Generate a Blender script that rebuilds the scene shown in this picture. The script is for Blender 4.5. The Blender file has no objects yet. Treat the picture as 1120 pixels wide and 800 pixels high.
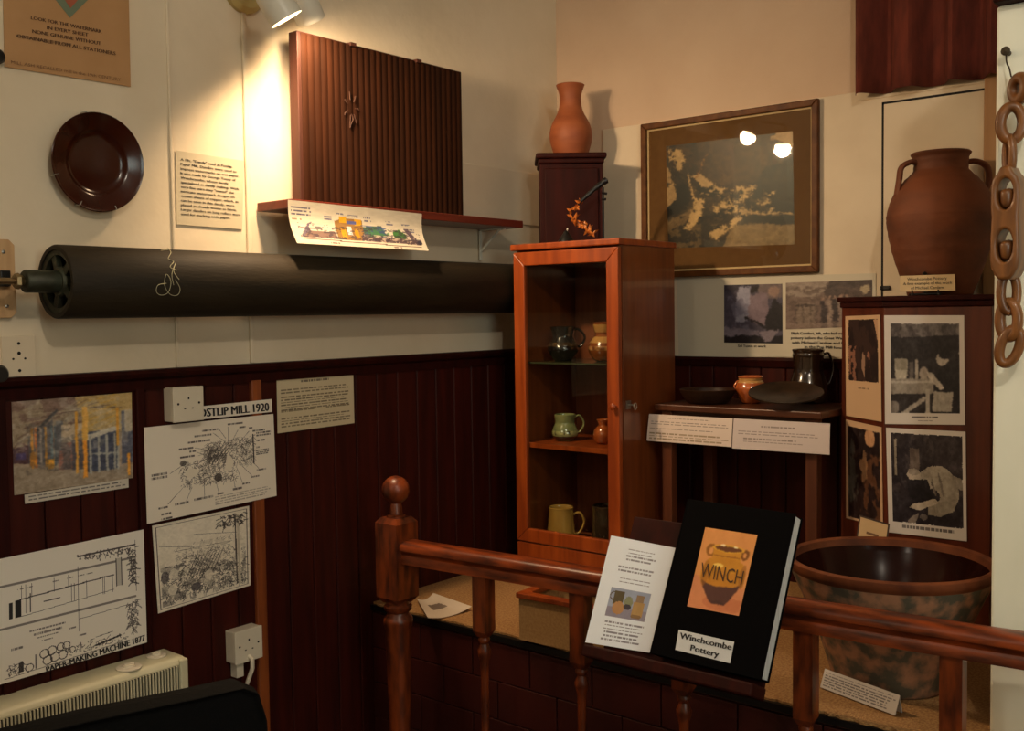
import bpy, bmesh, math, random
import numpy as np
from mathutils import Vector, Matrix
random.seed(7)
SC = bpy.context.scene
COL = SC.collection
PI = math.pi
EYE = 1.55
CAM = Vector((-3.14, -2.35, EYE))
FPX = 1132.9
YAW, PITCH, ROLL = math.radians(39.46), math.radians(-2.91), math.radians(-0.79)
# ---------------------------------------------------------------- camera
_f = Vector((math.cos(YAW)*math.cos(PITCH), math.sin(YAW)*math.cos(PITCH), math.sin(PITCH)))
_r = Vector((math.sin(YAW), -math.cos(YAW), 0)); _u = _r.cross(_f)
RT = _r*math.cos(ROLL) + _u*math.sin(ROLL); UP = -_r*math.sin(ROLL) + _u*math.cos(ROLL); FW = _f
cam = bpy.data.cameras.new('camera'); cam.sensor_width = 36; cam.lens = FPX/1120*36; cam.clip_start = .02
camo = bpy.data.objects.new('camera', cam); COL.objects.link(camo)
camo.matrix_world = Matrix(((RT.x, UP.x, -FW.x, CAM.x), (RT.y, UP.y, -FW.y, CAM.y), (RT.z, UP.z, -FW.z, CAM.z), (0, 0, 0, 1)))
SC.camera = camo
SC.view_settings.view_transform = 'Standard'; SC.view_settings.look = 'None'
SC.view_settings.gamma = 1; SC.view_settings.use_curve_mapping = False
SC.view_settings.exposure = 0.0
# ---------------------------------------------------------------- light
w = bpy.data.worlds.new('world'); SC.world = w; w.use_nodes = True
w.node_tree.nodes['Background'].inputs[0].default_value = (.75, .85, 1, 1)
w.node_tree.nodes['Background'].inputs[1].default_value = .02
def lamp(name, kind, loc, power, col, size=.1, aim=None, spot=60, blend=.5):
    l = bpy.data.lights.new(name, kind); l.energy = power; l.color = col
    if kind == 'AREA': l.shape = 'DISK'; l.size = size
    else: l.shadow_soft_size = size
    if kind == 'SPOT': l.spot_size = math.radians(spot); l.spot_blend = blend
    o = bpy.data.objects.new(name, l); COL.objects.link(o); o.location = loc
    if aim is not None:
        o.rotation_euler = (Vector(aim)-Vector(loc)).to_track_quat('-Z', 'Y').to_euler()
    return o
WARM = (1, .69, .41); NEUT = (1, .86, .69)
lamp('ceiling_lamp_light', 'POINT', (-2.75, -2.75, 2.95), 46, NEUT, .05)
lamp('room_lamp_light', 'POINT', (-4.6, -1.2, 2.9), 20, NEUT, .15)
lamp('cool_fill', 'AREA', (-3.0, -4.3, 1.9), 19, (.88, 1, .91), 1.2, aim=(-.8, -1.7, 1.2))  # added cool fill that brightens the white post, no window stands there

# ---------------------------------------------------------------- pixel -> place helpers (1120x800 frame)
def ray(px, py): return (FW + RT*((px-560)/FPX) + UP*(-(py-400)/FPX))
def onx(px, py, X): d = ray(px, py); return CAM + d*((X-CAM.x)/d.x)
def ony(px, py, Y): d = ray(px, py); return CAM + d*((Y-CAM.y)/d.y)
def onz(px, py, Z): d = ray(px, py); return CAM + d*((Z-CAM.z)/d.z)
def onp(px, py, P, n): d = ray(px, py); return CAM + d*((Vector(P)-CAM).dot(n)/d.dot(n))
def dep(px, py, D): return CAM + ray(px, py)*D
def PX(X): return lambda a, b: onx(a, b, X)
def PY(Y): return lambda a, b: ony(a, b, Y)

# ---------------------------------------------------------------- materials
def lin(c): return tuple(((v/12.92) if v <= .04045 else ((v+.055)/1.055)**2.4) for v in c)
def rgb(r, g, b): return lin((r/255, g/255, b/255))
MATS = {}
def mat(name, c, rough=.6, c2=None, scale=8, stretch=(1, 1, 1), metal=0, coat=0, bump=0, bscale=60, emit=None, spec=.5, detail=4, ramp=(.35, .65)):
    if name in MATS: return MATS[name]
    m = bpy.data.materials.new(name); m.use_nodes = True; nt = m.node_tree; b = nt.nodes['Principled BSDF']
    b.inputs['Roughness'].default_value = rough; b.inputs['Metallic'].default_value = metal
    b.inputs['Coat Weight'].default_value = coat; b.inputs['Coat Roughness'].default_value = .08
    b.inputs['Specular IOR Level'].default_value = spec
    tc = nt.nodes.new('ShaderNodeTexCoord'); mp = nt.nodes.new('ShaderNodeMapping'); mp.inputs['Scale'].default_value = stretch
    nt.links.new(tc.outputs['Object'], mp.inputs['Vector'])
    n = nt.nodes.new('ShaderNodeTexNoise'); n.inputs['Scale'].default_value = scale; n.inputs['Detail'].default_value = detail
    nt.links.new(mp.outputs['Vector'], n.inputs['Vector'])
    r = nt.nodes.new('ShaderNodeValToRGB'); r.color_ramp.elements[0].position = ramp[0]; r.color_ramp.elements[1].position = ramp[1]
    if c2 is None: c2 = tuple(v*.86 for v in c)
    r.color_ramp.elements[0].color = (*c2, 1); r.color_ramp.elements[1].color = (*c, 1)
    nt.links.new(n.outputs['Fac'], r.inputs['Fac']); nt.links.new(r.outputs['Color'], b.inputs['Base Color'])
    if bump:
        n2 = nt.nodes.new('ShaderNodeTexNoise'); n2.inputs['Scale'].default_value = bscale; nt.links.new(mp.outputs['Vector'], n2.inputs['Vector'])
        bp = nt.nodes.new('ShaderNodeBump'); bp.inputs['Strength'].default_value = bump; bp.inputs['Distance'].default_value = .004
        nt.links.new(n2.outputs['Fac'], bp.inputs['Height']); nt.links.new(bp.outputs['Normal'], b.inputs['Normal'])
    if emit:
        b.inputs['Emission Color'].default_value = (*emit[0], 1); b.inputs['Emission Strength'].default_value = emit[1]
    MATS[name] = m; return m
def glassmat():
    m = bpy.data.materials.new('clear_glass'); m.use_nodes = True; nt = m.node_tree; nt.nodes.clear()
    o = nt.nodes.new('ShaderNodeOutputMaterial'); mx = nt.nodes.new('ShaderNodeMixShader'); t = nt.nodes.new('ShaderNodeBsdfTransparent')
    g = nt.nodes.new('ShaderNodeBsdfGlossy'); g.inputs['Roughness'].default_value = .02
    fr = nt.nodes.new('ShaderNodeFresnel'); fr.inputs['IOR'].default_value = 1.5
    t.inputs[0].default_value = (.93, .95, .93, 1)
    ge = nt.nodes.new('ShaderNodeNewGeometry'); ml = nt.nodes.new('ShaderNodeMath'); ml.operation = 'MULTIPLY_ADD'; ml.inputs[1].default_value = -1; ml.inputs[2].default_value = 1
    m2 = nt.nodes.new('ShaderNodeMath'); m2.operation = 'MULTIPLY'; nt.links.new(ge.outputs['Backfacing'], ml.inputs[0]); nt.links.new(ml.outputs[0], m2.inputs[0]); nt.links.new(fr.outputs[0], m2.inputs[1])
    nt.links.new(m2.outputs[0], mx.inputs[0]); nt.links.new(t.outputs[0], mx.inputs[1]); nt.links.new(g.outputs[0], mx.inputs[2]); nt.links.new(mx.outputs[0], o.inputs[0])
    return m
GLASS = glassmat()
def colmat(rough=.6, coat=0):
    k = 'printed_%g_%g' % (rough, coat)
    if k in MATS: return MATS[k]
    m = bpy.data.materials.new('printed_paper'); m.use_nodes = True; nt = m.node_tree; b = nt.nodes['Principled BSDF']
    b.inputs['Roughness'].default_value = rough; b.inputs['Coat Weight'].default_value = coat; b.inputs['Coat Roughness'].default_value = .1
    a = nt.nodes.new('ShaderNodeAttribute'); a.attribute_name = 'Col'; nt.links.new(a.outputs['Color'], b.inputs['Base Color'])
    MATS[k] = m; return m

M_wall = mat('cream_plaster', rgb(232, 217, 190), .8, rgb(221, 205, 176), 3, bump=.35, bscale=25)
M_wall2 = mat('warm_plaster', rgb(214, 188, 160), .85, rgb(206, 178, 150), 3, bump=.35, bscale=40)
M_board = mat('painted_board', rgb(228, 212, 184), .7, rgb(219, 202, 174), 5, bump=.1)
M_ceil = mat('ceiling_white', rgb(210, 205, 195), .9)
M_pillar = mat('white_painted_wood', rgb(250, 250, 232), .5, rgb(236, 238, 218), 6, (1, 1, .3), bump=.5, bscale=14)
M_mahog = mat('mahogany_boards', rgb(66, 19, 10), .5, rgb(48, 13, 7), 7, (6, 6, .5), spec=.2)
M_mahdk = mat('dark_mahogany', rgb(52, 14, 8), .6, rgb(38, 10, 6), 7, (5, 5, .6), spec=.12)
M_batten = mat('orange_batten_wood', rgb(150, 78, 34), .45, rgb(120, 58, 24), 8, (6, 6, .5))
M_cab = mat('varnished_orange_wood', rgb(160, 72, 22), .38, rgb(130, 54, 16), 6, (7, 7, .6), coat=.2)
M_cabs = mat('varnished_brown_veneer', rgb(122, 62, 26), .3, rgb(98, 47, 19), 5, (8, 8, .5), coat=.4)
M_cabi = mat('cabinet_inside_wood', rgb(142, 76, 38), .6, rgb(120, 62, 30), 5, (8, 8, .5))
M_rail = mat('varnished_red_wood', rgb(124, 54, 18), .36, rgb(64, 25, 9), 9, (5, 5, 1.2), spec=.45)
M_railh = mat('varnished_handrail_wood', rgb(136, 58, 18), .36, rgb(62, 24, 9), 9, (5, .9, 5), spec=.45)
M_dark = mat('near_black_wood', rgb(46, 14, 8), .4, rgb(36, 10, 6), 6, (6, 6, .5), coat=.1)
M_tab = mat('table_wood', rgb(84, 44, 22), .4, rgb(62, 30, 14), 6, (6, 1, 6), coat=.2)
M_tabl = mat('table_leg_wood', rgb(96, 48, 21), .5, rgb(76, 36, 15), 6, (6, 6, .6))
M_tile = mat('red_painted_tile', rgb(66, 20, 13), .45, rgb(50, 15, 10), 4, coat=0, bump=.15)
M_carpet = mat('sandy_hessian', rgb(178, 136, 84), .95, rgb(146, 104, 60), 170, detail=2, bump=.8, bscale=260)
M_black = mat('black_plastic', rgb(12, 11, 11), .4)
M_leather = mat('black_leather', rgb(5, 5, 5), .75, spec=.12, bump=.3, bscale=120)
M_album = mat('black_book_cover', rgb(5, 4, 5), .8, spec=.06)
M_pages = mat('white_page_edges', rgb(214, 216, 214), .6, rgb(196, 198, 198), 200, (1, 1, .05))
M_plastic = mat('cream_plastic', rgb(222, 212, 190), .4, rgb(214, 203, 180), 3)
M_heater = mat('cream_enamel', rgb(214, 208, 176), .4, rgb(206, 199, 166), 3)
M_hole = mat('dark_slot', rgb(18, 14, 10), .8)
M_metal = mat('grey_metal', rgb(170, 168, 160), .35, metal=.9)
M_brass = mat('brass', rgb(150, 130, 95), .35, metal=.9)
M_roll = mat('aged_roller_brass', rgb(46, 37, 22), .65, rgb(31, 25, 14), 5, (.6, 3, 3), metal=.1, bump=.2, spec=.3)
M_rend = mat('roller_end_patina', rgb(62, 66, 50), .5, rgb(44, 40, 26), 20, metal=.35, bump=.3)
M_plate = mat('brown_glazed_plate', rgb(58, 21, 7), .18, rgb(44, 15, 5), 8, spec=.4)
M_terra = mat('terracotta', rgb(160, 86, 44), .6, rgb(138, 70, 35), 7, (1, 1, 3))
M_amph = mat('brown_unglazed_clay', rgb(124, 66, 33), .7, rgb(78, 42, 24), 4.5, (1, 1, 1.6), bump=.4, bscale=30, ramp=(.3, .6))
M_bowlo = mat('mottled_clay', rgb(166, 118, 86), .85, rgb(84, 78, 62), 26, bump=.5, bscale=40, ramp=(.4, .62))
M_bowli = mat('dark_red_brown_glaze', rgb(42, 13, 6), .16, rgb(30, 9, 5), 5, spec=.18)
M_rim = mat('orange_clay_rim', rgb(122, 66, 35), .65, rgb(84, 42, 22), 12, spec=.3)
M_denim = mat('corrugated_brown_board', rgb(50, 24, 9), .75, rgb(38, 18, 7), 6, (6, 6, .5), spec=.1)
M_denside = mat('board_side_wood', rgb(66, 28, 12), .6, rgb(52, 22, 9), 6, (6, 6, .5))
M_shelf = mat('shelf_red_wood', rgb(112, 40, 22), .4, rgb(90, 28, 15), 6, (.6, 6, 6), coat=.2)
M_curt = mat('rust_brown_curtain', rgb(112, 48, 32), .95, rgb(92, 38, 25), 40, (1, 1, .3), bump=.2, bscale=300)
M_chain = mat('carved_oiled_wood', rgb(138, 86, 38), .45, rgb(100, 60, 26), 16, (3, 3, .7), coat=.25)
M_lampw = mat('white_lamp_enamel', rgb(226, 222, 206), .35)
M_bulb = mat('lit_bulb', (1, 1, 1), .4, emit=((1, .74, .42), 30))
M_frame = mat('gilt_brown_frame', rgb(104, 62, 24), .5, rgb(82, 46, 16), 7, (4, 4, 4), spec=.25)
M_slip = mat('cream_mount_slip', rgb(226, 190, 140), .6)
M_mount = mat('brown_mount_card', rgb(114, 76, 36), .9, rgb(107, 70, 32), 40)
M_ink = mat('black_print', rgb(28, 26, 28), .7)
M_inkb = mat('brown_print', rgb(96, 66, 42), .8)
M_floor = mat('floor_boards', rgb(70, 34, 22), .5, rgb(54, 24, 15), 6, (1, 8, 1))
M_oak = mat('pale_ply', rgb(184, 140, 92), .6, rgb(168, 122, 76), 6, (6, 6, .7))
M_boxc = mat('hessian_box_lining', rgb(176, 138, 88), .9, rgb(160, 122, 74), 150)

# ---------------------------------------------------------------- mesh helpers
def link(name, me, m=None, parent=None, label=None):
    o = bpy.data.objects.new(name, me); COL.objects.link(o)
    if m is not None:
        for mm in (m if isinstance(m, (list, tuple)) else [m]): me.materials.append(mm)
    if parent is not None: o.parent = parent
    if label: o['label'] = label
    return o
def empty(name, loc, rz=0):
    o = bpy.data.objects.new(name, None); o.empty_display_size = .05; COL.objects.link(o); o.location = loc; o.rotation_euler = (0, 0, rz); return o
def tag(o, label, cat, group=None):
    o['label'] = label; o['category'] = cat
    if group: o['group'] = group
    return o
def thing(name, label, cat, loc=(0, 0, 0), rz=0, group=None): return tag(empty(name, loc, rz), label, cat, group)
class MB:
    def __init__(s): s.v = []; s.f = []; s.mi = []
    def add(s, vs, fs, mi=0):
        n = len(s.v); s.v += [tuple(v) for v in vs]; s.f += [tuple(i+n for i in f) for f in fs]; s.mi += [mi]*len(fs); return s
    def box(s, a, b, mi=0, M=None):
        x0, x1 = sorted((a[0], b[0])); y0, y1 = sorted((a[1], b[1])); z0, z1 = sorted((a[2], b[2]))
        vs = [Vector((x, y, z)) for z in (z0, z1) for y in (y0, y1) for x in (x0, x1)]
        if M is not None: vs = [M @ v for v in vs]
        return s.add(vs, [(0, 2, 3, 1), (4, 5, 7, 6), (0, 1, 5, 4), (2, 6, 7, 3), (0, 4, 6, 2), (1, 3, 7, 5)], mi)
    def hexa(s, q, q2, mi=0):   # two quads, front and back
        return s.add(list(q)+list(q2), [(0, 1, 2, 3), (7, 6, 5, 4), (0, 4, 5, 1), (1, 5, 6, 2), (2, 6, 7, 3), (3, 7, 4, 0)], mi)
    def prism(s, pts, z0, z1, mi=0):
        n = len(pts); vs = [(p[0], p[1], z0) for p in pts]+[(p[0], p[1], z1) for p in pts]
        return s.add(vs, [tuple(range(n))[::-1], tuple(range(n, 2*n))]+[(i, (i+1) % n, n+(i+1) % n, n+i) for i in range(n)], mi)
    def sweep(s, prof, A, B, side, up, mi=0):     # profile (s,u) swept from A to B
        n = len(prof); vs = [A+side*p[0]+up*p[1] for p in prof]+[B+side*p[0]+up*p[1] for p in prof]
        return s.add(vs, [tuple(range(n))[::-1], tuple(range(n, 2*n))]+[(i, (i+1) % n, n+(i+1) % n, n+i) for i in range(n)], mi)
    def lathe(s, prof, seg=40, c=(0, 0, 0), M=None, mi=0, cap=True):
        vs = []; fs = []; n = len(prof)
        for r, z in prof:
            for k in range(seg):
                a = 2*PI*k/seg; v = Vector((c[0]+r*math.cos(a), c[1]+r*math.sin(a), c[2]+z)); vs.append(M @ v if M is not None else v)
        for i in range(n-1):
            for k in range(seg):
                k2 = (k+1) % seg; fs.append((i*seg+k, i*seg+k2, (i+1)*seg+k2, (i+1)*seg+k))
        if cap:
            if prof[0][0] > 1e-6: fs.append(tuple(range(seg))[::-1])
            if prof[-1][0] > 1e-6: fs.append(tuple((n-1)*seg+k for k in range(seg)))
        return s.add(vs, fs, mi)
    def tube(s, pts, r, seg=12, mi=0, closed=False, flat=None):
        pts = [Vector(p) for p in pts]; n = len(pts); rr = r if isinstance(r, (list, tuple)) else [r]*n
        vs = []; fs = []; ref = Vector((0, 0, 1)); prev = None
        for i, p in enumerate(pts):
            if closed: t = pts[(i+1) % n]-pts[i-1]
            else: t = pts[min(i+1, n-1)]-pts[max(i-1, 0)]
            t.normalize()
            if prev is None:
                a = t.cross(ref)
                if a.length < .1: a = t.cross(Vector((1, 0, 0)))
            else: a = prev-t*prev.dot(t)
            a.normalize(); prev = a; b = t.cross(a)
            fl = flat if flat else (1, 1)
            for k in range(seg):
                an = 2*PI*k/seg; vs.append(p+a*math.cos(an)*rr[i]*fl[0]+b*math.sin(an)*rr[i]*fl[1])
        for i in range(n if closed else n-1):
            j = (i+1) % n
            for k in range(seg):
                k2 = (k+1) % seg; fs.append((i*seg+k, i*seg+k2, j*seg+k2, j*seg+k))
        if not closed: fs += [tuple(range(seg))[::-1], tuple((n-1)*seg+k for k in range(seg))]
        return s.add(vs, fs, mi)
    def build(s, name, m, parent=None, smooth=False, bevel=0, label=None, weld=False):
        me = bpy.data.meshes.new(name); me.from_pydata(s.v, [], s.f)
        o = link(name, me, m, parent, label)
        for p, k in zip(me.polygons, s.mi): p.material_index = k
        bm = bmesh.new(); bm.from_mesh(me)
        if weld: bmesh.ops.remove_doubles(bm, verts=bm.verts, dist=1e-5)
        bmesh.ops.recalc_face_normals(bm, faces=bm.faces); bm.to_mesh(me); bm.free()
        if smooth:
            for p in me.polygons: p.use_smooth = True
            me.update()
            try: me.set_sharp_from_angle(angle=math.radians(42))
            except Exception: pass
        if bevel:
            b = o.modifiers.new('bevel', 'BEVEL'); b.width = bevel; b.segments = 2; b.limit_method = 'ANGLE'
        return o
def struct(o): o['kind'] = 'structure'; return o
def spline(pts, n=8):
    pts = [Vector(p) for p in pts]; out = []
    P = [pts[0]*2-pts[1]]+pts+[pts[-1]*2-pts[-2]]
    for i in range(1, len(P)-2):
        for k in range(n):
            t = k/n; a, b, c, d = P[i-1:i+3]
            out.append(.5*((2*b)+(c-a)*t+(2*a-5*b+4*c-d)*t*t+(3*b-a-3*c+d)*t**3))
    out.append(pts[-1]); return out
def sprof(pr, n=5): return [(max(0, v.x), v.y) for v in spline([Vector((a, b, 0)) for a, b in pr], n)]

# ---------------------------------------------------------------- printed matter
class Pic:
    def __init__(s, w, h, c, warp=0):
        s.w, s.h = w, h; s.a = np.ones((h, w, 3))*np.array([v/255 for v in c]); s.r = np.random.RandomState(3)
        s.X, s.Y = np.meshgrid((np.arange(w)+.5)/w, (np.arange(h)+.5)/h)
        if warp: s.warp(warp)
    def warp(s, k):
        a = (s.fbm(9, 21)-.5)*k; b = (s.fbm(9, 22)-.5)*k; c = (s.r.rand(s.h, s.w)-.5)*k*.35; d = (s.r.rand(s.h, s.w)-.5)*k*.35
        s.X = np.clip(s.X+a+c, 0, .9999); s.Y = np.clip(s.Y+b+d, 0, .9999); return s
    def put(s, m, c, al=1): s.a[m] = s.a[m]*(1-al)+np.array([v/255 for v in c])*al; return s
    def rect(s, x0, y0, x1, y1, c, al=1): return s.put((s.X >= x0) & (s.X <= x1) & (s.Y >= y0) & (s.Y <= y1), c, al)
    def poly(s, p, c, al=1):
        m = np.zeros_like(s.X, bool); n = len(p)
        for i in range(n):
            x0, y0 = p[i]; x1, y1 = p[(i+1) % n]
            if y0 == y1: continue
            k = ((y0 > s.Y) != (y1 > s.Y)) & (s.X < (x1-x0)*(s.Y-y0)/(y1-y0)+x0); m ^= k
        return s.put(m, c, al)
    def ell(s, x, y, rx, ry, c, al=1): return s.put(((s.X-x)/rx)**2+((s.Y-y)/ry)**2 <= 1, c, al)
    def ring(s, x, y, r, t, c, asp):
        d = np.hypot((s.X-x)*asp, s.Y-y); return s.put(abs(d-r) < t, c)
    def line(s, x0, y0, x1, y1, wd, c, al=1):
        asp = s.w/s.h; ax, ay, bx, by = x0*asp, y0, x1*asp, y1; dx, dy = bx-ax, by-ay; L = dx*dx+dy*dy+1e-9
        t = np.clip(((s.X*asp-ax)*dx+(s.Y-ay)*dy)/L, 0, 1); d = np.hypot(s.X*asp-ax-t*dx, s.Y-ay-t*dy)
        return s.put(d < max(wd/2, .5/s.h), c, al)
    def fbm(s, k, seed=0):
        r = np.random.RandomState(seed); o = np.zeros_like(s.X); amp = 1; tot = 0
        for i in range(4):
            g = r.rand(k+2, k+2); x = s.X*k; y = s.Y*k; xi = x.astype(int); yi = y.astype(int); fx = x-xi; fy = y-yi
            fx = fx*fx*(3-2*fx); fy = fy*fy*(3-2*fy)
            o += amp*((g[yi, xi]*(1-fx)+g[yi, xi+1]*fx)*(1-fy)+(g[yi+1, xi]*(1-fx)+g[yi+1, xi+1]*fx)*fy); tot += amp; amp *= .6; k *= 2
        return o/tot
    def noise(s, k, amp, seed=0, box=(0, 0, 1, 1)):
        n = (s.fbm(k, seed)-.5)*2*amp; m = (s.X >= box[0]) & (s.X <= box[2]) & (s.Y >= box[1]) & (s.Y <= box[3])
        s.a[m] += n[m][:, None]; s.a = np.clip(s.a, 0, 1); return s
    def blob(s, k, thr, c, seed, box, al=1):
        n = s.fbm(k, seed); m = (n > thr) & (s.X >= box[0]) & (s.X <= box[2]) & (s.Y >= box[1]) & (s.Y <= box[3]); return s.put(m, c, al)
    def margin(s, x0, y0, x1, y1, c):
        s.X, s.Y = np.meshgrid((np.arange(s.w)+.5)/s.w, (np.arange(s.h)+.5)/s.h)
        s.put((s.X < x0) | (s.X > x1) | (s.Y < y0) | (s.Y > y1), c); return s
    def blur(s, n=1):
        for _ in range(n):
            p = np.pad(s.a, ((1, 1), (1, 1), (0, 0)), 'edge'); s.a = (p[:-2, 1:-1]+p[2:, 1:-1]+p[1:-1, :-2]+p[1:-1, 2:]+2*p[1:-1, 1:-1])/6
        return s
    def words(s, x0, y0, x1, y1, rows, c=(70, 62, 56), th=.45, short=None, al=.8, seed=1, cen=False):
        r = np.random.RandomState(seed); ph = (y1-y0)/rows
        for i in range(rows):
            y = y0+i*ph; e = x1-(r.rand()*.12*(x1-x0))
            if short and i in short: e = x0+(x1-x0)*short[short.index(i)+1] if False else x0+(x1-x0)*.5
            x = x0+((x1-e)/2 if cen else 0); e = e-((x1-e)/2 if cen else 0)
            while x < e:
                L = (x1-x0)*(.025+.07*r.rand()); s.rect(x, y, min(x+L, e), y+ph*th, c, al*(.75+.25*r.rand())); x += L+(x1-x0)*.014
        return s
    def strokes(s, n, box, L, wd, c, seed=0, al=.8):
        r = np.random.RandomState(seed)
        for i in range(n):
            x = box[0]+r.rand()*(box[2]-box[0]); y = box[1]+r.rand()*(box[3]-box[1]); a = r.rand()*PI; l = L*(.3+r.rand())
            s.line(x, y, x+math.cos(a)*l*s.h/s.w, y+math.sin(a)*l, wd, c, al)
        return s
def bil(q, u, v): return q[0]*(1-u)*(1-v)+q[1]*u*(1-v)+q[2]*u*v+q[3]*(1-u)*v   # TL TR BR BL
def quad(pl, *pp): return [pl(*p) for p in pp]
def qnormal(q):
    n = (q[1]-q[0]).cross(q[3]-q[0]).normalized()
    return n if n.dot(CAM-q[0]) > 0 else -n
def picmesh(name, q, pic, t=.0012, parent=None, rough=.6, coat=0, curve=None, off=0, label=None):
    """a sheet of real thickness; its print is a per-cell colour"""
    W, H = pic.w, pic.h; n = qnormal(q)
    vs = []
    for j in range(H+1):
        for i in range(W+1):
            p = bil(q, i/W, j/H)+n*off
            if curve: p = p+curve(i/W, j/H)
            vs.append(p)
    nb = len(vs); vs2 = [v-n*t for v in vs]
    fs = [(j*(W+1)+i, (j+1)*(W+1)+i, (j+1)*(W+1)+i+1, j*(W+1)+i+1) for j in range(H) for i in range(W)]
    nf = len(fs)
    if curve: fs += [tuple(i+nb for i in f[::-1]) for f in fs[:nf]]; vv = vs+vs2; B = lambda i: i+nb
    else:
        cid = [0, W, (H+1)*(W+1)-1, H*(W+1)]; vv = vs+[vs[i]-n*t for i in cid]; fs.append((nb, nb+1, nb+2, nb+3))
    if curve:
        ed = [i for i in range(W+1)]+[(j*(W+1)+W) for j in range(1, H+1)]+[H*(W+1)+i for i in range(W-1, -1, -1)]+[j*(W+1) for j in range(H-1, 0, -1)]
        fs += [(ed[k], ed[(k+1) % len(ed)], ed[(k+1) % len(ed)]+nb, ed[k]+nb) for k in range(len(ed))]
    else:
        top = [i for i in range(W+1)]; rt = [j*(W+1)+W for j in range(H+1)]; bt = [H*(W+1)+i for i in range(W, -1, -1)]; lf = [j*(W+1) for j in range(H, -1, -1)]
        for k, e in enumerate((top, rt, bt, lf)): fs.append(tuple(e)+(nb+(k+1) % 4, nb+k))
    me = bpy.data.meshes.new(name); me.from_pydata([tuple(v) for v in vv], [], fs)
    a = me.color_attributes.new('Col', 'FLOAT_COLOR', 'CORNER')
    c = np.clip(pic.a, 0, 1); c = np.where(c <= .04045, c/12.92, ((c+.055)/1.055)**2.4).reshape(-1, 3)
    base = c[0]; nl = len(me.loops); out = np.ones((nl, 4)); out[:, :3] = base
    out[:nf*4, :3] = np.repeat(c, 4, axis=0)
    a.data.foreach_set('color', out.astype(np.float32).ravel())
    o = link(name, me, colmat(rough, coat), parent, label); return o
def paper(name, q, pic, label, cat='sign', group=None, **k):
    o = picmesh(name, q, pic, **k); tag(o, label, cat, group); return o
def textmesh(items, parent=None, name='printed_text', m=None, n=None):
    """items: (string, quad of the line's box TL TR BR BL, bold); mapped glyph outlines, one mesh"""
    mb = MB()
    for it in items:
        s, q = it[0], it[1]; bold = it[2] if len(it) > 2 else 0
        cu = bpy.data.curves.new('t', 'FONT'); cu.body = s; cu.resolution_u = 2
        to = bpy.data.objects.new('t', cu); COL.objects.link(to)
        me = bpy.data.meshes.new_from_object(to.evaluated_get(bpy.context.evaluated_depsgraph_get()))
        if len(me.vertices):
            xs = [v.co.x for v in me.vertices]; x0, x1 = min(xs), max(xs); nn = qnormal(q)
            H = .73
            vs = [bil(q, (v.co.x-x0)/(x1-x0), 1-v.co.y/H)+nn*.0009 for v in me.vertices]
            mb.add(vs, [tuple(p.vertices) for p in me.polygons])
            if bold:
                for k_ in (1, 2):
                    sh_ = (q[1]-q[0]).normalized()*(q[3]-q[0]).length*.06*k_
                    mb.add([v+sh_+nn*.00005*k_ for v in vs], [tuple(p.vertices) for p in me.polygons])
        bpy.data.objects.remove(to); bpy.data.meshes.remove(me); bpy.data.curves.remove(cu)
    return mb.build(name, m or M_ink, parent)
def sub(q, u0, v0, u1, v1): return [bil(q, u0, v0), bil(q, u1, v0), bil(q, u1, v1), bil(q, u0, v1)]

# ================================================================ SETTING
LX, RY, HC = -6.0, -5.2, 3.2
struct(MB().box((LX-.1, 0, -.1), (.1, .15, HC+.1)).build('wall_left', M_wall))
struct(MB().box((0, RY-.1, -.1), (.15, 0, HC+.1)).build('wall_back', M_wall2))
struct(MB().box((LX-.1, RY-.15, -.1), (.1, RY, HC+.1)).build('wall_right', M_wall))
struct(MB().box((LX-.15, RY, -.1), (LX, 0, HC+.1)).build('wall_front', M_wall))
struct(MB().box((LX, RY, -.1), (0, 0, 0)).build('floor', M_floor))
struct(MB().box((LX, RY, HC), (0, 0, HC+.1)).build('ceiling', M_ceil))

# dado, left wall
zd = ony(280, 398, -.03).z
def matchboard(axis, a0, a1, z0, z1, phase, pitch=.0868, th=.018, gap=.0024):
    mb = MB(); k0 = math.floor((a0-phase)/pitch); p = k0*pitch+phase
    back = th*.45
    if axis == 'x': mb.box((a0, -back, z0), (a1, 0, z1))
    else: mb.box((-back, a0, z0), (0, a1, z1))
    while p < a1:
        s, e = max(p+gap/2, a0), min(p+pitch-gap/2, a1)
        if e > s+.004:
            c = .003
            pr = [(s, back*.9), (s, th-c), (s+c, th), (e-c, th), (e, th-c), (e, back*.9)]
            if axis == 'x': mb.add([(u, -v, z) for z in (z0, z1) for u, v in pr], [tuple(range(6)), tuple(range(11, 5, -1))]+[(i, i+1, i+7, i+6) for i in range(5)])
            else: mb.add([(-v, u, z) for z in (z0, z1) for u, v in pr], [tuple(range(6)), tuple(range(11, 5, -1))]+[(i, i+1, i+7, i+6) for i in range(5)])
        p += pitch
    return mb
DAIS = EYE-.88
struct(matchboard('x', -3.4, -.001, 0, zd-.04, -1.307).build('trim_1', M_mahog))
capprof = [(0, 0), (.045, 0), (.05, -.008), (.045, -.018), (.03, -.026), (.026, -.05), (0, -.05)]
mb = MB(); mb.sweep(capprof, Vector((-3.4, 0, zd)), Vector((0, 0, zd)), Vector((0, -1, 0)), Vector((0, 0, 1)))
struct(mb.build('trim_2', M_mahdk))
zb = onx(830, 391.5, -.03).z
struct(matchboard('y', -2.6, -.02, 0, zb-.03, -.05).build('trim_3', M_mahog))
mb = MB(); mb.sweep([(0, 0), (.03, 0), (.034, -.008), (.026, -.03), (0, -.03)], Vector((0, -2.6, zb)), Vector((0, 0, zb)), Vector((-1, 0, 0)), Vector((0, 0, 1)))
struct(mb.build('trim_4', M_mahdk))
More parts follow.
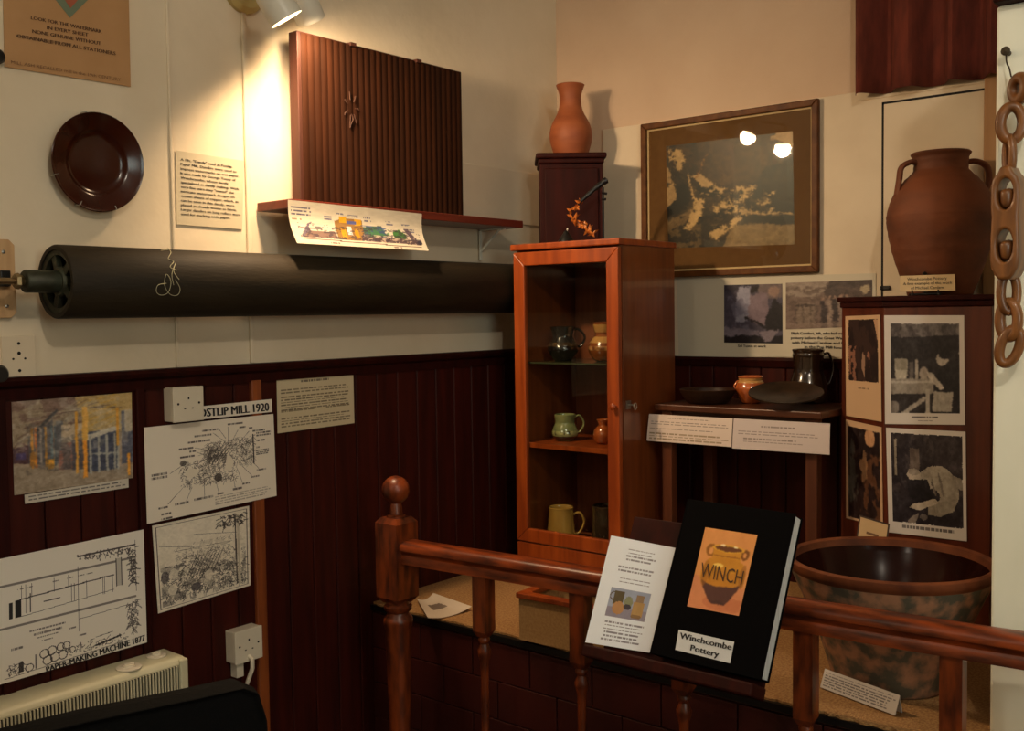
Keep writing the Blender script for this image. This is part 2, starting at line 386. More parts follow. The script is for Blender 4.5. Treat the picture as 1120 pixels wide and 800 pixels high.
# battens on the dado
def batten(n, pxl, pxr, py, m, z1=None, Y=-.03, z0=0):
    a = ony(pxl, py, Y); b = ony(pxr, py, Y)
    struct(MB().box((a.x, -.03, z0), (b.x, -.016, (z1 or zd-.045))).build('trim_%d' % n, m, bevel=.003))
batten(5, 279, 290, 560, M_batten)
batten(6, 151, 160, 480, M_mahdk)
batten(7, -6, 9, 500, M_mahdk)
# painted boards and joints on the plaster
x187 = ony(187, 200, 0).x; x270 = ony(270, 200, 0).x
struct(MB().box((x187-.003, -.007, zd), (x187+.006, 0, HC)).build('trim_8', M_wall, bevel=.003))
struct(MB().box((x270-.008, -.010, zd), (x270+.006, 0, HC)).build('trim_9', M_wall, bevel=.004))
szt_ = ony(280, 232, 0).z+.03
a = ony(506, 185, -.01); b = ony(586, 185, -.01)
struct(MB().box((ony(430, 185, 0).x, -.006, szt_), (-.001, 0, ony(550, 185, 0).z)).build('trim_10', M_board, bevel=.003))
# back wall lower boarding
L0 = onx(659, 138, -.012); zt = onx(800, 121, -.012).z
struct(MB().box((-.012, -2.6, zb), (0, L0.y, zt)).build('trim_11', M_board, bevel=.002))
# cupboard door outlined by dark strips that paint the shade of its gap
d0 = onx(966, 113, -.012); d1 = onx(1077, 98, -.012)
zt2 = (d0.z+d1.z)/2
mb = MB(); g = .0035; yl, yr = d0.y, d1.y
mb.box((-.0135, yl-g, zb+.05), (-.0122, yl+g, zt2+g)); mb.box((-.0135, yr, zt2-g), (-.0122, yl+g, zt2+g))
mb2 = thing('cupboard_door', 'cream painted cupboard door in the wall behind the two handled jar', 'door'); mb2['kind'] = 'structure'; del mb2['label'], mb2['category']; mb2.name = 'door_1'
MB().box((-.016, yr, zb+.02), (-.0121, yl-g, zt2-g)).build('door_panel', M_board, mb2, bevel=.001)
mb.build('gap_shade', M_hole, mb2)
h = onx(969, 315, -.02); MB().box((-.024, h.y-.012, h.z-.006), (-.0135, h.y+.016, h.z+.006)).lathe([(.006, 0), (.006, .012)], 12, (-.02, h.y+.012, h.z-.006)).build('hinge', M_black, mb2, bevel=.002)
# ochre upright beside the pillar
p0 = onx(1076, 200, -.03); p1 = onx(1095, 200, -.03)
struct(MB().box((-.035, p1.y, DAIS), (-.0125, p0.y, zt+.02)).build('trim_12', M_oak, bevel=.003))
# window behind the curtain
c0 = onx(940, 100, -.02); c1 = onx(1087, 82, -.02); zc = (c0.z+c1.z)/2
win = struct(empty('window_1', (0, c0.y, zc)))
def wl(mbx, name, m, **k): o = mbx.build(name, m, None, **k); o.parent = win; o.matrix_parent_inverse = Matrix.Translation(-Vector(win.location)); return o
wl(MB().box((-.016, -2.7, zc-.022), (-.0005, c0.y+.012, zc-.012)), 'window_sill', M_board)
wl(MB().box((-.006, -2.7, zc), (-.0005, c0.y, HC-.05)), 'window_pane', mat('night_glass', rgb(30, 34, 40), .1))
# rust curtain with folds
def curtain():
    mb = MB(); W = 150; H = 12; y0, y1 = c0.y, -2.7; vs = []
    for j in range(H+1):
        for i in range(W+1):
            u = i/W; y = y0+(y1-y0)*u; ph = u*2*PI*12.5
            z = zc-.013+(HC-.08-zc)*j/H+.0*u
            x = -.052-.034*math.sin(ph+.6*math.sin(ph*.37))-.006*math.sin(ph*2.3+j*.1)
            vs.append((x, y, z))
    mb.add(vs, [(j*(W+1)+i, j*(W+1)+i+1, (j+1)*(W+1)+i+1, (j+1)*(W+1)+i) for j in range(H) for i in range(W)])
    o = mb.build('curtain', M_curt, smooth=True); s = o.modifiers.new('s', 'SOLIDIFY'); s.thickness = .002
    tag(o, 'rust brown gathered curtain over the window above the cupboard door', 'curtain')
curtain()
# white painted post
pl = onx(1086, 400, -.9)
postx0, postx1 = -.9, -.66
struct(MB().box((postx0, pl.y-.42, DAIS-.2), (postx1, pl.y, onx(1100, 5, -.9).z)).build('trim_13', M_pillar, bevel=.006))
zb1 = onx(1100, 5, -.9).z
struct(MB().box((postx0-.03, pl.y-.5, zb1), (postx1+.03, pl.y+.0, zb1+.22)).build('trim_14', M_mahdk, bevel=.004))
# dais
DX = -1.0
mb = MB().box((DX+.012, -4.2, 0), (-.019, -.019, DAIS-.022), 1)
random.seed(5)
zrow = DAIS-.03; row = 0
while zrow > .02:
    hgt = .108; y = -.019-(.09 if row % 2 else 0)
    yy = [-.019]+([-.11] if row % 2 else [])
    while yy[-1] > -4.2: yy.append(yy[-1]-.205)
    for i in range(len(yy)-1):
        mb.box((DX, yy[i+1]+.002, max(0, zrow-hgt+.002)), (DX+.013, yy[i]-.002, zrow-.001), 0)
    zrow -= hgt; row += 1
struct(mb.build('trim_15', [M_tile, mat('grey_grout', rgb(92, 60, 50), .8)], bevel=.0015))
mb = MB().box((DX-.006, -4.2, DAIS-.022), (-.019, -.019, DAIS-.006), 1); 
struct(mb.build('trim_16', [M_black, M_black]))
# hessian covering with a ragged front edge
def carpet():
    mb = MB(); N = 300; top = []; random.seed(2)
    ys = [-.02-4.1*i/N for i in range(N+1)]
    xs = [DX+.002+random.uniform(-.004, .005)+.004*math.sin(y*9) for y in ys]
    pts = [(x, y) for x, y in zip(xs, ys)]+[(-.02, ys[-1]), (-.02, -.02)]
    mb.prism(pts, DAIS-.0055, DAIS)
    tag(mb.build('hessian_carpet', M_carpet), 'sandy hessian cloth covering the top of the tiled display platform', 'carpet')
carpet()
DT = DAIS+.0005

# ================================================================ BALUSTRADE
RZ = EYE-.615
A = onz(437, 590, RZ); B = onz(1120, 694, RZ); dr = (B-A).normalized(); B2 = A+dr*1.98
side = Vector((dr.y, -dr.x, 0))
if side.x > 0: side = -side
bal = thing('balustrade', 'varnished red brown balustrade rail with turned spindles in front of the platform', 'railing', (A.x, A.y, 0))
def bpart(mb, name, m, par=bal, **k):
    o = mb.build(name, m, None, **k); o.parent = par
    inv = Matrix.Translation(-Vector(bal.location)); o.matrix_parent_inverse = inv if par is bal else Matrix.Identity(4); return o
hp = [(-.03, 0), (-.022, .004), (0, .006), (.022, .004), (.03, 0)]
prof = [(-.034, -.012), (-.030, -.004), (-.02, 0), (0, .002), (.02, 0), (.030, -.004), (.034, -.012), (.034, -.022), (.026, -.030), (.024, -.036), (.028, -.042), (.028, -.060), (-.028, -.060), (-.028, -.042), (-.024, -.036), (-.026, -.030), (-.034, -.022)]
bpart(MB().sweep(prof, A, B2, side, Vector((0, 0, 1))), 'handrail', M_railh, smooth=True)
def spindle_bm(P, zblock, s=.021):
    M = Matrix.Translation((P.x, P.y, 0)) @ Matrix.Rotation(math.atan2(dr.y, dr.x), 4, 'Z')
    zt_ = RZ-.058; mb = MB()
    q = lambda h, z: [M @ Vector((a*h, b*h, z)) for a, b in ((-1, -1), (1, -1), (1, 1), (-1, 1))]
    mb.hexa(q(s, zblock+.01), q(s, zt_)); mb.hexa(q(s*.6, zblock-.006), q(s, zblock+.01))
    pr = [(.0, 0), (.018, 0), (.018, zblock-.40 if zblock > .5 else .1), (.011, zblock-.34 if zblock > .5 else .15), (.0105, zblock-.10), (.012, zblock-.07), (.017, zblock-.052), (.018, zblock-.042), (.013, zblock-.03), (.011, zblock-.024), (.0155, zblock-.018), (.0155, zblock-.012), (.011, zblock-.004), (.011, zblock+.002)]
    mb.lathe(pr, 24, (0, 0, 0), M)
    return mb
def railpt(px, py):      # point on the rail's vertical mid plane
    return onp(px, py, A, side)
for px, pb in ((529.5, 694), (636, 728), (748, 757), (881.5, 790), (1042, 812)):
    P = railpt(px, pb); bpart(spindle_bm(P, P.z), 'spindle', M_rail, smooth=True)
step = (railpt(1042, 812)-railpt(881.5, 790)).length
P5 = railpt(1042, 812)
for k in (1, 2):
    P = P5+dr*.17*k; bpart(spindle_bm(P, P5.z), 'spindle', M_rail, smooth=True)
# newel
N0 = onp(434, 600, A, side); nx, ny = N0.x, N0.y
zbt = onp(434, 571, A, side).z; zbb = onp(434, 655, A, side).z; zball = onp(432.5, 536, A, side).z
mb = MB(); hs = .041
q = lambda h, z: [Vector((nx+a*h, ny+b*h, z)) for a, b in ((-1, -1), (1, -1), (1, 1), (-1, 1))]
mb.hexa(q(hs, zbb+.008), q(hs, zbt)); mb.hexa(q(hs, zbt), q(hs*.72, zbt+.014)); mb.hexa(q(hs*.7, zbb-.008), q(hs, zbb+.008))
mb.hexa(q(hs, 0), q(hs, .22))
sh = [(.03, .21), (.04, .235), (.03, .26), (.027, .3), (.036, zbb-.10), (.038, zbb-.075), (.041, zbb-.062), (.040, zbb-.052), (.032, zbb-.044), (.030, zbb-.036), (.038, zbb-.028), (.039, zbb-.018), (.033, zbb-.012), (.033, zbb)]
mb.lathe(sh, 36, (nx, ny, 0))
bpart(mb, 'newel_post', M_rail, smooth=True)
rb = .0385; pr = [(.026, zbt+.012), (.026, zbt+.018), (.018, zbt+.022), (.015, zball-rb*.95)]
pr += [(rb*math.sin(a), zball-rb*math.cos(a)) for a in [math.radians(22+i*(158/16)) for i in range(17)]]
bpart(MB().lathe(pr, 40, (nx, ny, 0)), 'newel_ball', M_rail, smooth=True)

# ================================================================ GLASS FRONTED CABINET
GX = -.515; gl = onx(561.5, 400, GX).y; gr = onx(677, 400, GX).y
GD = .33; gz1 = onx(620, 264, GX).z; gz0 = DT
cab = thing('display_cabinet', 'tall orange varnished display cabinet with one glass door and brown veneer side', 'cabinet', (GX, gr, gz0))
def cp(par): 
    return par
def P_(mb, name, m, par, **k):
    o = mb.build(name, m, None, **k); o.parent = par; o.matrix_parent_inverse = par_inv(par); return o
def par_inv(par):
    M = Matrix.Identity(4); c = par; chain = []
    while c is not None:
        chain.append(c); c = c.parent
    for c in reversed(chain):
        M = M @ (c.matrix_parent_inverse if c.parent else Matrix.Identity(4)) @ (Matrix.Translation(c.location) @ c.rotation_euler.to_matrix().to_4x4())
    return M.inverted()
gl -= .004
fz0 = gz0; T = .016; back = GX+GD
body = MB()
body.box((GX+.022, gr, fz0), (back, gr+T, gz1-.02)); body.box((GX+.022, gl-T, fz0), (back, gl, gz1-.02))
P_(body, 'side_panel', M_cabs, cab, bevel=.001)
P_(MB().box((back-.008, gr+T, fz0), (back-.001, gl-T, gz1-.02)), 'back_panel', M_cabi, cab)
P_(MB().box((GX-.006, gr-.008, gz1-.02), (back+.002, gl+.008, gz1)), 'top_panel', M_cab, cab, bevel=.004)
base_z = onx(615, 591.5, GX+.13).z
P_(MB().box((GX+.022, gr+T, fz0), (back-.008, gl-T, base_z)), 'base', M_cabi, cab)
zbot = onx(620, 600, GX).z
P_(MB().box((GX+.004, gr, fz0), (GX+.022, gl, zbot-.004)), 'plinth', M_cab, cab, bevel=.002)
# door: mitred frame, slightly rounded
dz1 = gz1-.026; dz0 = zbot; fw = .044
door = P_(MB(), 'x', None, cab) if False else None
def mitre(y0, y1, z0, z1, wdt, x0, x1):
    mb = MB(); O = [(y0, z0), (y1, z0), (y1, z1), (y0, z1)]; I = [(y0+wdt, z0+wdt), (y1-wdt, z0+wdt), (y1-wdt, z1-wdt), (y0+wdt, z1-wdt)]
    for i in range(4):
        j = (i+1) % 4; f = [O[i], O[j], I[j], I[i]]
        mb.hexa([Vector((x0, a, b)) for a, b in f], [Vector((x1, a, b)) for a, b in f])
    return mb
dr_o = P_(mitre(gr+.001, gl-.001, dz0, dz1, fw, GX, GX+.02), 'door', M_cab, cab, bevel=.003)
P_(MB().box((GX+.009, gr+fw-.006, dz0+fw-.006), (GX+.0125, gl-fw+.006, dz1-fw+.006)), 'glass_pane', GLASS, dr_o)
kp = onx(671, 445, GX-.01)
P_(MB().lathe(sprof([(0, -.0), (.006, 0), (.005, .006), (.010, .012), (.010, .018), (.0, .022)], 3), 20, M=Matrix.Translation((GX, kp.y, kp.z)) @ Matrix.Rotation(-PI/2, 4, 'Y')), 'knob', M_cab, dr_o, smooth=True)
lp = ony(687, 443, gr)
kx = lp.x; kz = lp.z; mb = MB().box((kx-.012, gr-.003, kz-.013), (kx+.012, gr, kz+.013)).tube([(kx, gr-.002, kz), (kx, gr-.02, kz)], .0028)
mb.tube([(kx+.008*math.cos(t), gr-.026, kz-.004+.010*math.sin(t)) for t in [i*2*PI/14 for i in range(14)]], .0018, 8, closed=True)
P_(mb, 'lock_with_key', M_metal, cab)
zs1 = onx(620, 397, GX+.03).z; zs2 = onx(620, 488, GX+.02).z
P_(MB().box((GX+.03, gr+T+.001, zs1-.006), (back-.009, gl-T-.001, zs1)), 'glass_shelf', mat('green_shelf_glass', rgb(60, 62, 42), .1), cab)
P_(MB().box((GX+.022, gr+T, zs2-.016), (back-.009, gl-T, zs2)), 'wooden_shelf', M_cab, cab, bevel=.001)
# ---- pots in the cabinet
def glaze(n, c, c2, **k): return mat(n, c, .18, c2, k.pop('scale', 12), k.pop('stretch', (1, 1, 1)), coat=1, **k)
def handle_pts(r0, z0, r1, z1, out, n=10):
    return spline([Vector((r0, 0, z0)), Vector((r0+out*.7, 0, z0+.004)), Vector((max(r0, r1)+out, 0, (z0*.6+z1*.4))), Vector((r1+out*.55, 0, z1+.006)), Vector((r1, 0, z1))], n)
def pot(name, label, cat, P, prof, m, ang=None, handles=(), band=None, wall=.004, group=None, spout=False, tilt=0):
    """a thrown pot: open body with an inside wall; handles [(r0,z0,r1,z1,out,radius,angle)]"""
    t = thing(name, label, cat, P, 0, group)
    pr = sprof(prof, 5); top = pr[-1]
    ins = [(max(.001, r-wall), z) for r, z in pr if z > wall*1.2][::-1]
    full = [(0.0001, 0)]+pr+[(top[0]-wall*.5, top[1]+wall*.4)]+ins+[(.0001, wall)]
    mb = MB().lathe(full, 48, cap=False)
    mb.build('body', m, t, smooth=True, weld=True)
    if band:
        for z0, z1, mm, dr_ in band:
            def rad(z):
                for i in range(len(pr)-1):
                    if pr[i][1] <= z <= pr[i+1][1]: f = (z-pr[i][1])/(pr[i+1][1]-pr[i][1]+1e-9); return pr[i][0]*(1-f)+pr[i+1][0]*f
                return pr[-1][0]
            bb = MB().lathe([(rad(z)+(dr_ if 0 < k < 6 else -.0008), z) for k, z in enumerate([z0+(z1-z0)*i/6 for i in range(7)])], 48, cap=False)
            bb.build('band', mm, t, smooth=True)
    for hd in handles:
        r0, z0, r1, z1, out, rr, an = hd
        M = Matrix.Rotation(an, 4, 'Z'); pts = [M @ p for p in handle_pts(r0-.003, z0, r1-.003, z1, out, 6)]
        MB().tube(pts, rr, 10, flat=(1.35, .8)).build('handle', m, t, smooth=True)
    return t
RANG = YAW-PI/2      # direction of the picture's right
def potat(px, pyb, X, **k): return onx(px, pyb, X)
def sc(X, px): return (onx(px, 400, X)-CAM).dot(FW)/FPX
g_green = glaze('green_mug_glaze', rgb(152, 150, 98), rgb(110, 118, 76), scale=18)
g_greend = glaze('dark_base_glaze', rgb(52, 34, 20), rgb(40, 26, 16))
g_yel = glaze('ochre_mug_glaze', rgb(190, 148, 72), rgb(164, 122, 56), scale=14, stretch=(1, 1, .4))
g_blk = glaze('black_jug_glaze', rgb(34, 28, 22), rgb(22, 18, 14))
g_cream = glaze('cream_slip_glaze', rgb(200, 152, 88), rgb(180, 130, 70))
g_brn = glaze('honey_brown_glaze', rgb(150, 84, 40), rgb(126, 66, 30))
g_ora = glaze('orange_pot_glaze', rgb(196, 106, 52), rgb(150, 72, 30), scale=25)
g_stn = glaze('grey_brown_stoneware', rgb(72, 58, 42), rgb(54, 42, 30))
gp = 'pots on the shelves of the glass fronted cabinet'
XI = GX+.13; s = sc(XI, 620)
z1_ = zs1+.0005; z2_ = zs2+.0005; z0_ = base_z+.0005
P = onx(616, 385, XI)
pot('pottery_jug', 'black glazed jug with scratched pattern on the glass shelf of the cabinet', 'jug', (XI, P.y, z1_), [(.026, 0), (.034, .006), (.050, .03), (.052, .045), (.038, .072), (.035, .084), (.043, .112)], g_blk, handles=[(.036, .100, .049, .045, .026, .0055, RANG)], band=[(.047, .063, glaze('scratched_slip', rgb(86, 62, 34), rgb(34, 26, 18), scale=60, stretch=(1, 1, .1)), .0006)], group=gp)
P = onx(656, 385, XI)
pot('pottery_jug', 'brown and cream jug with curled slip pattern beside the black jug', 'jug', (XI+.03, P.y, z1_), [(.028, 0), (.04, .008), (.054, .035), (.053, .055), (.034, .082), (.032, .09), (.040, .125)], g_brn, band=[(.058, .082, g_cream, .0008), (.034, .052, glaze('curl_band', rgb(206, 150, 92), rgb(110, 56, 26), scale=45), .0006), (.092, .122, g_cream, .0008)], group=gp)
P = onx(618, 470, XI)
pot('pottery_mug', 'green glazed mug with dark spots and a dark foot on the wooden shelf', 'mug', (XI, P.y, z2_), [(.026, 0), (.036, .006), (.044, .022), (.041, .04), (.034, .056), (.033, .064), (.036, .086)], g_green, handles=[(.035, .078, .042, .026, .024, .0048, RANG)], band=[(.004, .018, g_greend, .0006), (.020, .036, glaze('spotted_green_glaze', rgb(152, 150, 98), rgb(60, 58, 38), scale=70, ramp=(.36, .42)), .0005)], group=gp)
P = onx(660, 470, XI)
pot('pottery_vase', 'small round orange vase half hidden behind the door frame', 'vase', (XI, P.y, z2_), [(.018, 0), (.026, .006), (.034, .028), (.028, .048), (.017, .058), (.016, .064), (.022, .078)], g_ora, group=gp)
P = onx(614, 590, XI)
pot('pottery_mug', 'ochre yellow straight sided mug at the bottom of the cabinet', 'mug', (XI, P.y, z0_), [(.046, 0), (.048, .006), (.047, .03), (.043, .07), (.041, .1), (.042, .112)], g_yel, handles=[(.042, .088, .046, .022, .034, .0055, RANG)], group=gp)
P = onx(656, 590, XI)
pot('pottery_jar', 'grey brown stoneware jar behind the ochre mug at the cabinet bottom', 'jar', (XI+.04, P.y, z0_), [(.044, 0), (.047, .006), (.048, .06), (.046, .11), (.048, .128)], g_stn, group=gp)

# ================================================================ SMALL DARK CUPBOARD AND VASE ON TOP OF THE CABINET
P = dep(625, 212, 3.52); sw = 3.52/FPX*36
th = YAW; cz0 = gz1+.0005; cz1 = dep(625, 167, 3.5).z
sm = thing('small_cupboard', 'small dark red cupboard with moulded top standing on the display cabinet', 'cupboard', (P.x, P.y, cz0), YAW)
def LB(mb, name, m, par, **k): return mb.build(name, m, par, **k)
hh = cz1-cz0
LB(MB().box((0, -sw*.95, 0), (.175, sw*.95, hh-.035)), 'body', M_mahdk, sm, bevel=.002)
LB(MB().box((-.008, -sw*.82, .012), (.0, sw*.82, hh-.05)), 'door', M_mahdk, sm, bevel=.004)
LB(MB().box((-.012, -sw, hh-.035), (.18, sw, hh-.018)).box((-.02, -sw*1.07, hh-.018), (.18, sw*1.07, hh)), 'cornice', M_mahdk, sm, bevel=.005)
Pv = dep(624.5, 166, 3.615); s = 3.615/FPX
pot('terracotta_vase', 'tall terracotta vase with flared neck on top of the small dark cupboard', 'vase', (Pv.x, Pv.y, cz1+.0005), [(17*s, 0), (19*s, 4*s), (23.2*s, 20*s), (21.5*s, 34*s), (14*s, 49*s), (11.6*s, 60*s), (12.3*s, 69*s), (15.6*s, 78*s)], M_terra, wall=.005)
# black tube ornament with orange flakes
O = lambda a, b: dep(a, b, 3.36)
orn = thing('tube_ornament', 'black slanting tube ornament with orange flakes on a thin stand, on the cabinet top', 'ornament', tuple(O(640, 257)))
orn.location.z = gz1+.0005
P_(MB().tube(spline([O(633, 222), O(640, 216), O(650, 207), O(659, 200), O(664.5, 196.5)], 5), [.006]*6+[.0075]*5+[.009]*5+[.011]*4+[.004], 14), 'tube', M_black, orn, smooth=True)
gz = gz1+.0005
def flakes(a, b, n, r, seed):
    random.seed(seed); mb = MB()
    for i in range(n):
        t = i/(n-1); c = a.lerp(b, t)
        for k in range(3):
            d = Vector((random.uniform(-1, 1), random.uniform(-1, 1), random.uniform(-1, 1))).normalized()
            e = d.cross(Vector((.3, .5, .8))).normalized()
            mb.add([c, c+d*r*.6+e*r*.4, c+d*r*1.3, c+d*r*.6-e*r*.4, c+d.cross(e)*r*.3], [(0, 1, 4), (1, 2, 4), (2, 3, 4), (3, 0, 4), (0, 3, 2, 1)])
    return mb
M_flake = mat('orange_flakes', rgb(214, 128, 52), .4, rgb(150, 74, 24), 60)
P_(flakes(O(625, 231), O(636, 220), 6, .014, 1), 'upper_flakes', M_flake, orn)
fb = O(648, 255); fb.z = max(fb.z, gz+.012)
P_(flakes(O(627, 238), fb, 10, .019, 2), 'lower_flakes', M_flake, orn)
rt_ = O(659.5, 205); rb_ = Vector((rt_.x, rt_.y, gz))
mb = MB().tube([rb_, rt_], .0035, 10).box((rb_.x-.012, rb_.y-.012, gz), (rb_.x+.012, rb_.y+.012, gz+.006))
mb.tube([O(658, 211), O(664, 212)], .004, 8).tube([O(658, 218), O(663, 218)], .004, 8)
P_(mb, 'stand', M_black, orn)
bb = O(619, 250); P_(MB().lathe(sprof([(.0, 0), (.026, 0), (.024, .012), (.012, .03), (.006, .04), (0, .044)], 4), 20, (bb.x, bb.y, gz)), 'base', M_black, orn, smooth=True)
mb = MB().tube([Vector((bb.x, bb.y, gz+.006)), Vector((fb.x, fb.y, gz+.006)), Vector((rb_.x, rb_.y, gz+.004))], .005, 8); P_(mb, 'foot_bar', M_black, orn)
tg = O(620.5, 251); P_(MB().lathe([(0, -.006), (.0035, 0), (0, .006)], 12, tg), 'base_glint', M_lampw, orn)  # small white form standing in for a glint on the black base

# ================================================================ LEFT WALL: SHELF, PANEL, ROLLER
szb = ony(280, 232, 0).z; szt = szb+.024; sx0 = ony(279, 226, 0).x; sx1 = -.40
shy = -.152
tag(MB().box((sx0, shy, szb), (sx1, -.0085, szt)).build('wall_shelf', M_shelf, bevel=.002), 'dark red wooden wall shelf carrying the big corrugated panel', 'shelf')
bx = ony(525, 256, -.01)
mb = MB().box((bx.x-.006, -.014, bx.z-.09), (bx.x+.006, -.0095, szb-.001)).box((bx.x-.006, -.12, szb-.005), (bx.x+.006, -.0095, szb-.0005)).tube([(bx.x, -.012, szb-.075), (bx.x, -.10, szb-.004)], .004, 8)
tag(mb.build('shelf_bracket', M_lampw), 'small white metal bracket under the right part of the wall shelf', 'bracket')
py_f = -.092; py_b = -.05
tl = ony(326, 33, py_f); tr = ony(506, 78, py_f); zt_ = (tl.z+tr.z)/2
pan = thing('corrugated_panel', 'large upright dark brown corrugated panel standing on the wall shelf', 'panel', (tl.x, py_b, szt+.0005))
P_(MB().box((tl.x, py_f+.006, szt+.0005), (tr.x, py_b, zt_)), 'backing_board', M_denside, pan, bevel=.002)
W = 28; seg = 8; vs = []; x0_, x1_ = tl.x+.012, tr.x-.003
xs = [x0_+(x1_-x0_)*i/(W*seg) for i in range(W*seg+1)]
for z in (szt+.004, zt_-.004):
    for i, x in enumerate(xs): vs.append((x, py_f+.0045-.0022*abs(math.sin(PI*i/seg)), z))
n = len(xs); vs += [(x1_, py_f+.0062, szt+.004), (x0_, py_f+.0062, szt+.004), (x1_, py_f+.0062, zt_-.004), (x0_, py_f+.0062, zt_-.004)]
mb = MB().add(vs, [(i, i+1, n+i+1, n+i) for i in range(n-1)]+[(n-1, 2*n, 2*n+2, 2*n-1), (2*n+1, 0, n, 2*n+3)])
P_(mb, 'ribbed_face', M_denim, pan)
em = ony(384, 118, py_f-.001)
mb = MB()
for k in range(7):
    a = k*2*PI/7; mb.tube([em+Vector((.016*math.cos(a)*(1+.2*i), -.001, .022*math.sin(a)*(1+.3*i)+.006*math.sin(3*i))) for i in range(5)], .0016, 6)
mb.tube([em+Vector((0.006*math.sin(i), -.001, -.018-.008*i)) for i in range(6)], .002, 6)
P_(mb, 'faint_emblem', mat('emblem_wood', rgb(54, 28, 13), .6), pan, label='faint raised emblem')
for px, py in ((386, 45), (458, 66)):
    c = ony(px, py, py_f-.002); P_(MB().box((c.x-.010, py_f-.005, zt_-.008), (c.x+.010, py_b+.001, zt_+.002)), 'clip', M_denside, pan)

# roller
ry = -.105; t0 = ony(75, 264.5, ry-.03); b0 = ony(75, 346.5, ry); rz = (ony(75, 265, ry).z+ony(75, 346, ry).z)/2; rr = (ony(75, 265, ry).z-ony(75, 346, ry).z)/2*.985
t1 = ony(550, 290, ry).z; b1 = ony(550, 345, ry).z
rz2 = (t1+b1)/2; rr = (rr+(t1-b1)/2*.985)/2; rz = (rz+rz2)/2
rx0 = ony(66, 305, ry-rr*.3).x; rx1 = -.3
MX = lambda x: Matrix.Translation((x, ry, rz)) @ Matrix.Rotation(PI/2, 4, 'Y')
roll = thing('dandy_roll', 'long dark metal papermaking roller mounted along the cream wall', 'roller', (rx0, ry, rz))
P_(MB().lathe([(rr*.86, .004), (rr*.86, 0), (rr*.97, 0), (rr, .004), (rr, rx1-rx0-.004), (rr*.97, rx1-rx0), (.0, rx1-rx0)], 64, M=MX(rx0), cap=False), 'drum', M_roll, roll, smooth=True)
mb = MB().lathe([(rr*.86, .002), (rr*.86, .05), (0.001, .05)], 48, M=MX(rx0), cap=False)
P_(mb, 'end_recess', M_hole, roll, smooth=True)
# spoked end
mb = MB(); sp = 5
for k in range(sp):
    a = 2*PI*k/sp+.3; R_ = MX(rx0) @ Matrix.Rotation(a, 4, 'Z')
    mb.box((rr*.2, -.009, .008), (rr*.87, .009, .02), 0, R_)
mb.lathe([(rr*.72, .006), (rr*.87, .004), (rr*.87, .02), (rr*.72, .02), (rr*.72, .006)], 48, M=MX(rx0), cap=False)
mb.lathe([(.03, .004), (.034, .01), (.034, .03), (.0, .03)], 32, M=MX(rx0))
P_(mb, 'spoked_end', M_rend, roll)
hx = ony(26, 305, ry).x; hr = .025
P_(MB().lathe([(0.001, 0), (hr*.9, 0), (hr, .003), (hr, rx0-hx+.01), (0.001, rx0-hx+.012)], 36, M=MX(hx), cap=False), 'hub', M_rend, roll, smooth=True)
P_(MB().lathe([(.0, -.058), (.007, -.058), (.007, .002), (0, .002)], 16, M=MX(hx)).lathe([(.016, -.02), (.018, -.012), (.013, -.003), (.0, -.003)], 6, M=MX(hx)), 'axle_bolt', M_brass, roll)
# chalk mark on the drum
mb = MB()
def onroll(px, py):
    # point of the drum's surface seen at this place
    d = ray(px, py); c = CAM-Vector((0, ry, rz)); a_ = d.y**2+d.z**2; b_ = 2*(c.y*d.y+c.z*d.z); c_ = c.y**2+c.z**2-(rr+.0008)**2
    D = b_*b_-4*a_*c_
    if D < 0: D = 0
    return CAM+d*((-b_-math.sqrt(D))/(2*a_))
for path in ([(182, 310), (173, 312), (171, 319), (176, 323), (184, 320), (187, 308), (182, 300), (180, 312), (186, 322), (194, 323), (197, 316), (192, 306)], [(190, 312), (188, 300), (192, 288), (190, 297), (196, 306)], [(183, 271), (187, 276), (184, 283), (190, 286), (186, 292), (193, 296)], [(176, 274), (184, 273)]):
    pts = spline([onroll(*p) for p in path], 4); mb.tube(pts, .0008, 5)
P_(mb, 'chalk_mark', mat('chalk', rgb(190, 184, 150), .9), roll, label='pale handwritten chalk squiggle')
# mounting board at the left end
a = ony(14.5, 262, -.012); b = ony(-14, 348, -.012); c_ = .012
mt = thing('mounting_board', 'pale wooden mounting board with screws holding the roller end', 'bracket', (a.x, -.0, (a.z+b.z)/2))
zz0, zz1 = ony(5, 348, -.01).z, ony(5, 262, -.01).z; xx0, xx1 = b.x, a.x
pts = [(xx0, zz0), (xx1-c_, zz0), (xx1, zz0+c_), (xx1, zz1-c_), (xx1-c_, zz1), (xx0, zz1)]
mb = MB().add([(x, -.016, z) for x, z in pts]+[(x, -.0005, z) for x, z in pts], [tuple(range(6)), tuple(range(11, 5, -1))]+[(i, (i+1) % 6, 6+(i+1) % 6, 6+i) for i in range(6)])
P_(mb, 'board', mat('pale_pink_wood', rgb(206, 168, 122), .6, rgb(190, 150, 104), 8, (6, 6, .6)), mt, bevel=.001)
for px, py in ((3.5, 275.5), (7.5, 335)):
    c = ony(px, py, -.016); P_(MB().lathe([(.0045, -.002), (.004, .002), (0, .003)], 14, M=Matrix.Translation(c) @ Matrix.Rotation(PI/2, 4, 'X')), 'screw', M_metal, mt)
c = ony(4, 305, -.016); P_(MB().box((c.x-.012, -.03, c.z-.018), (c.x+.010, -.016, c.z+.018)).box((hx-.078, ry-.012, rz-.014), (hx-.0595, -.016, rz+.014)), 'black_clamp', M_black, mt, bevel=.002)

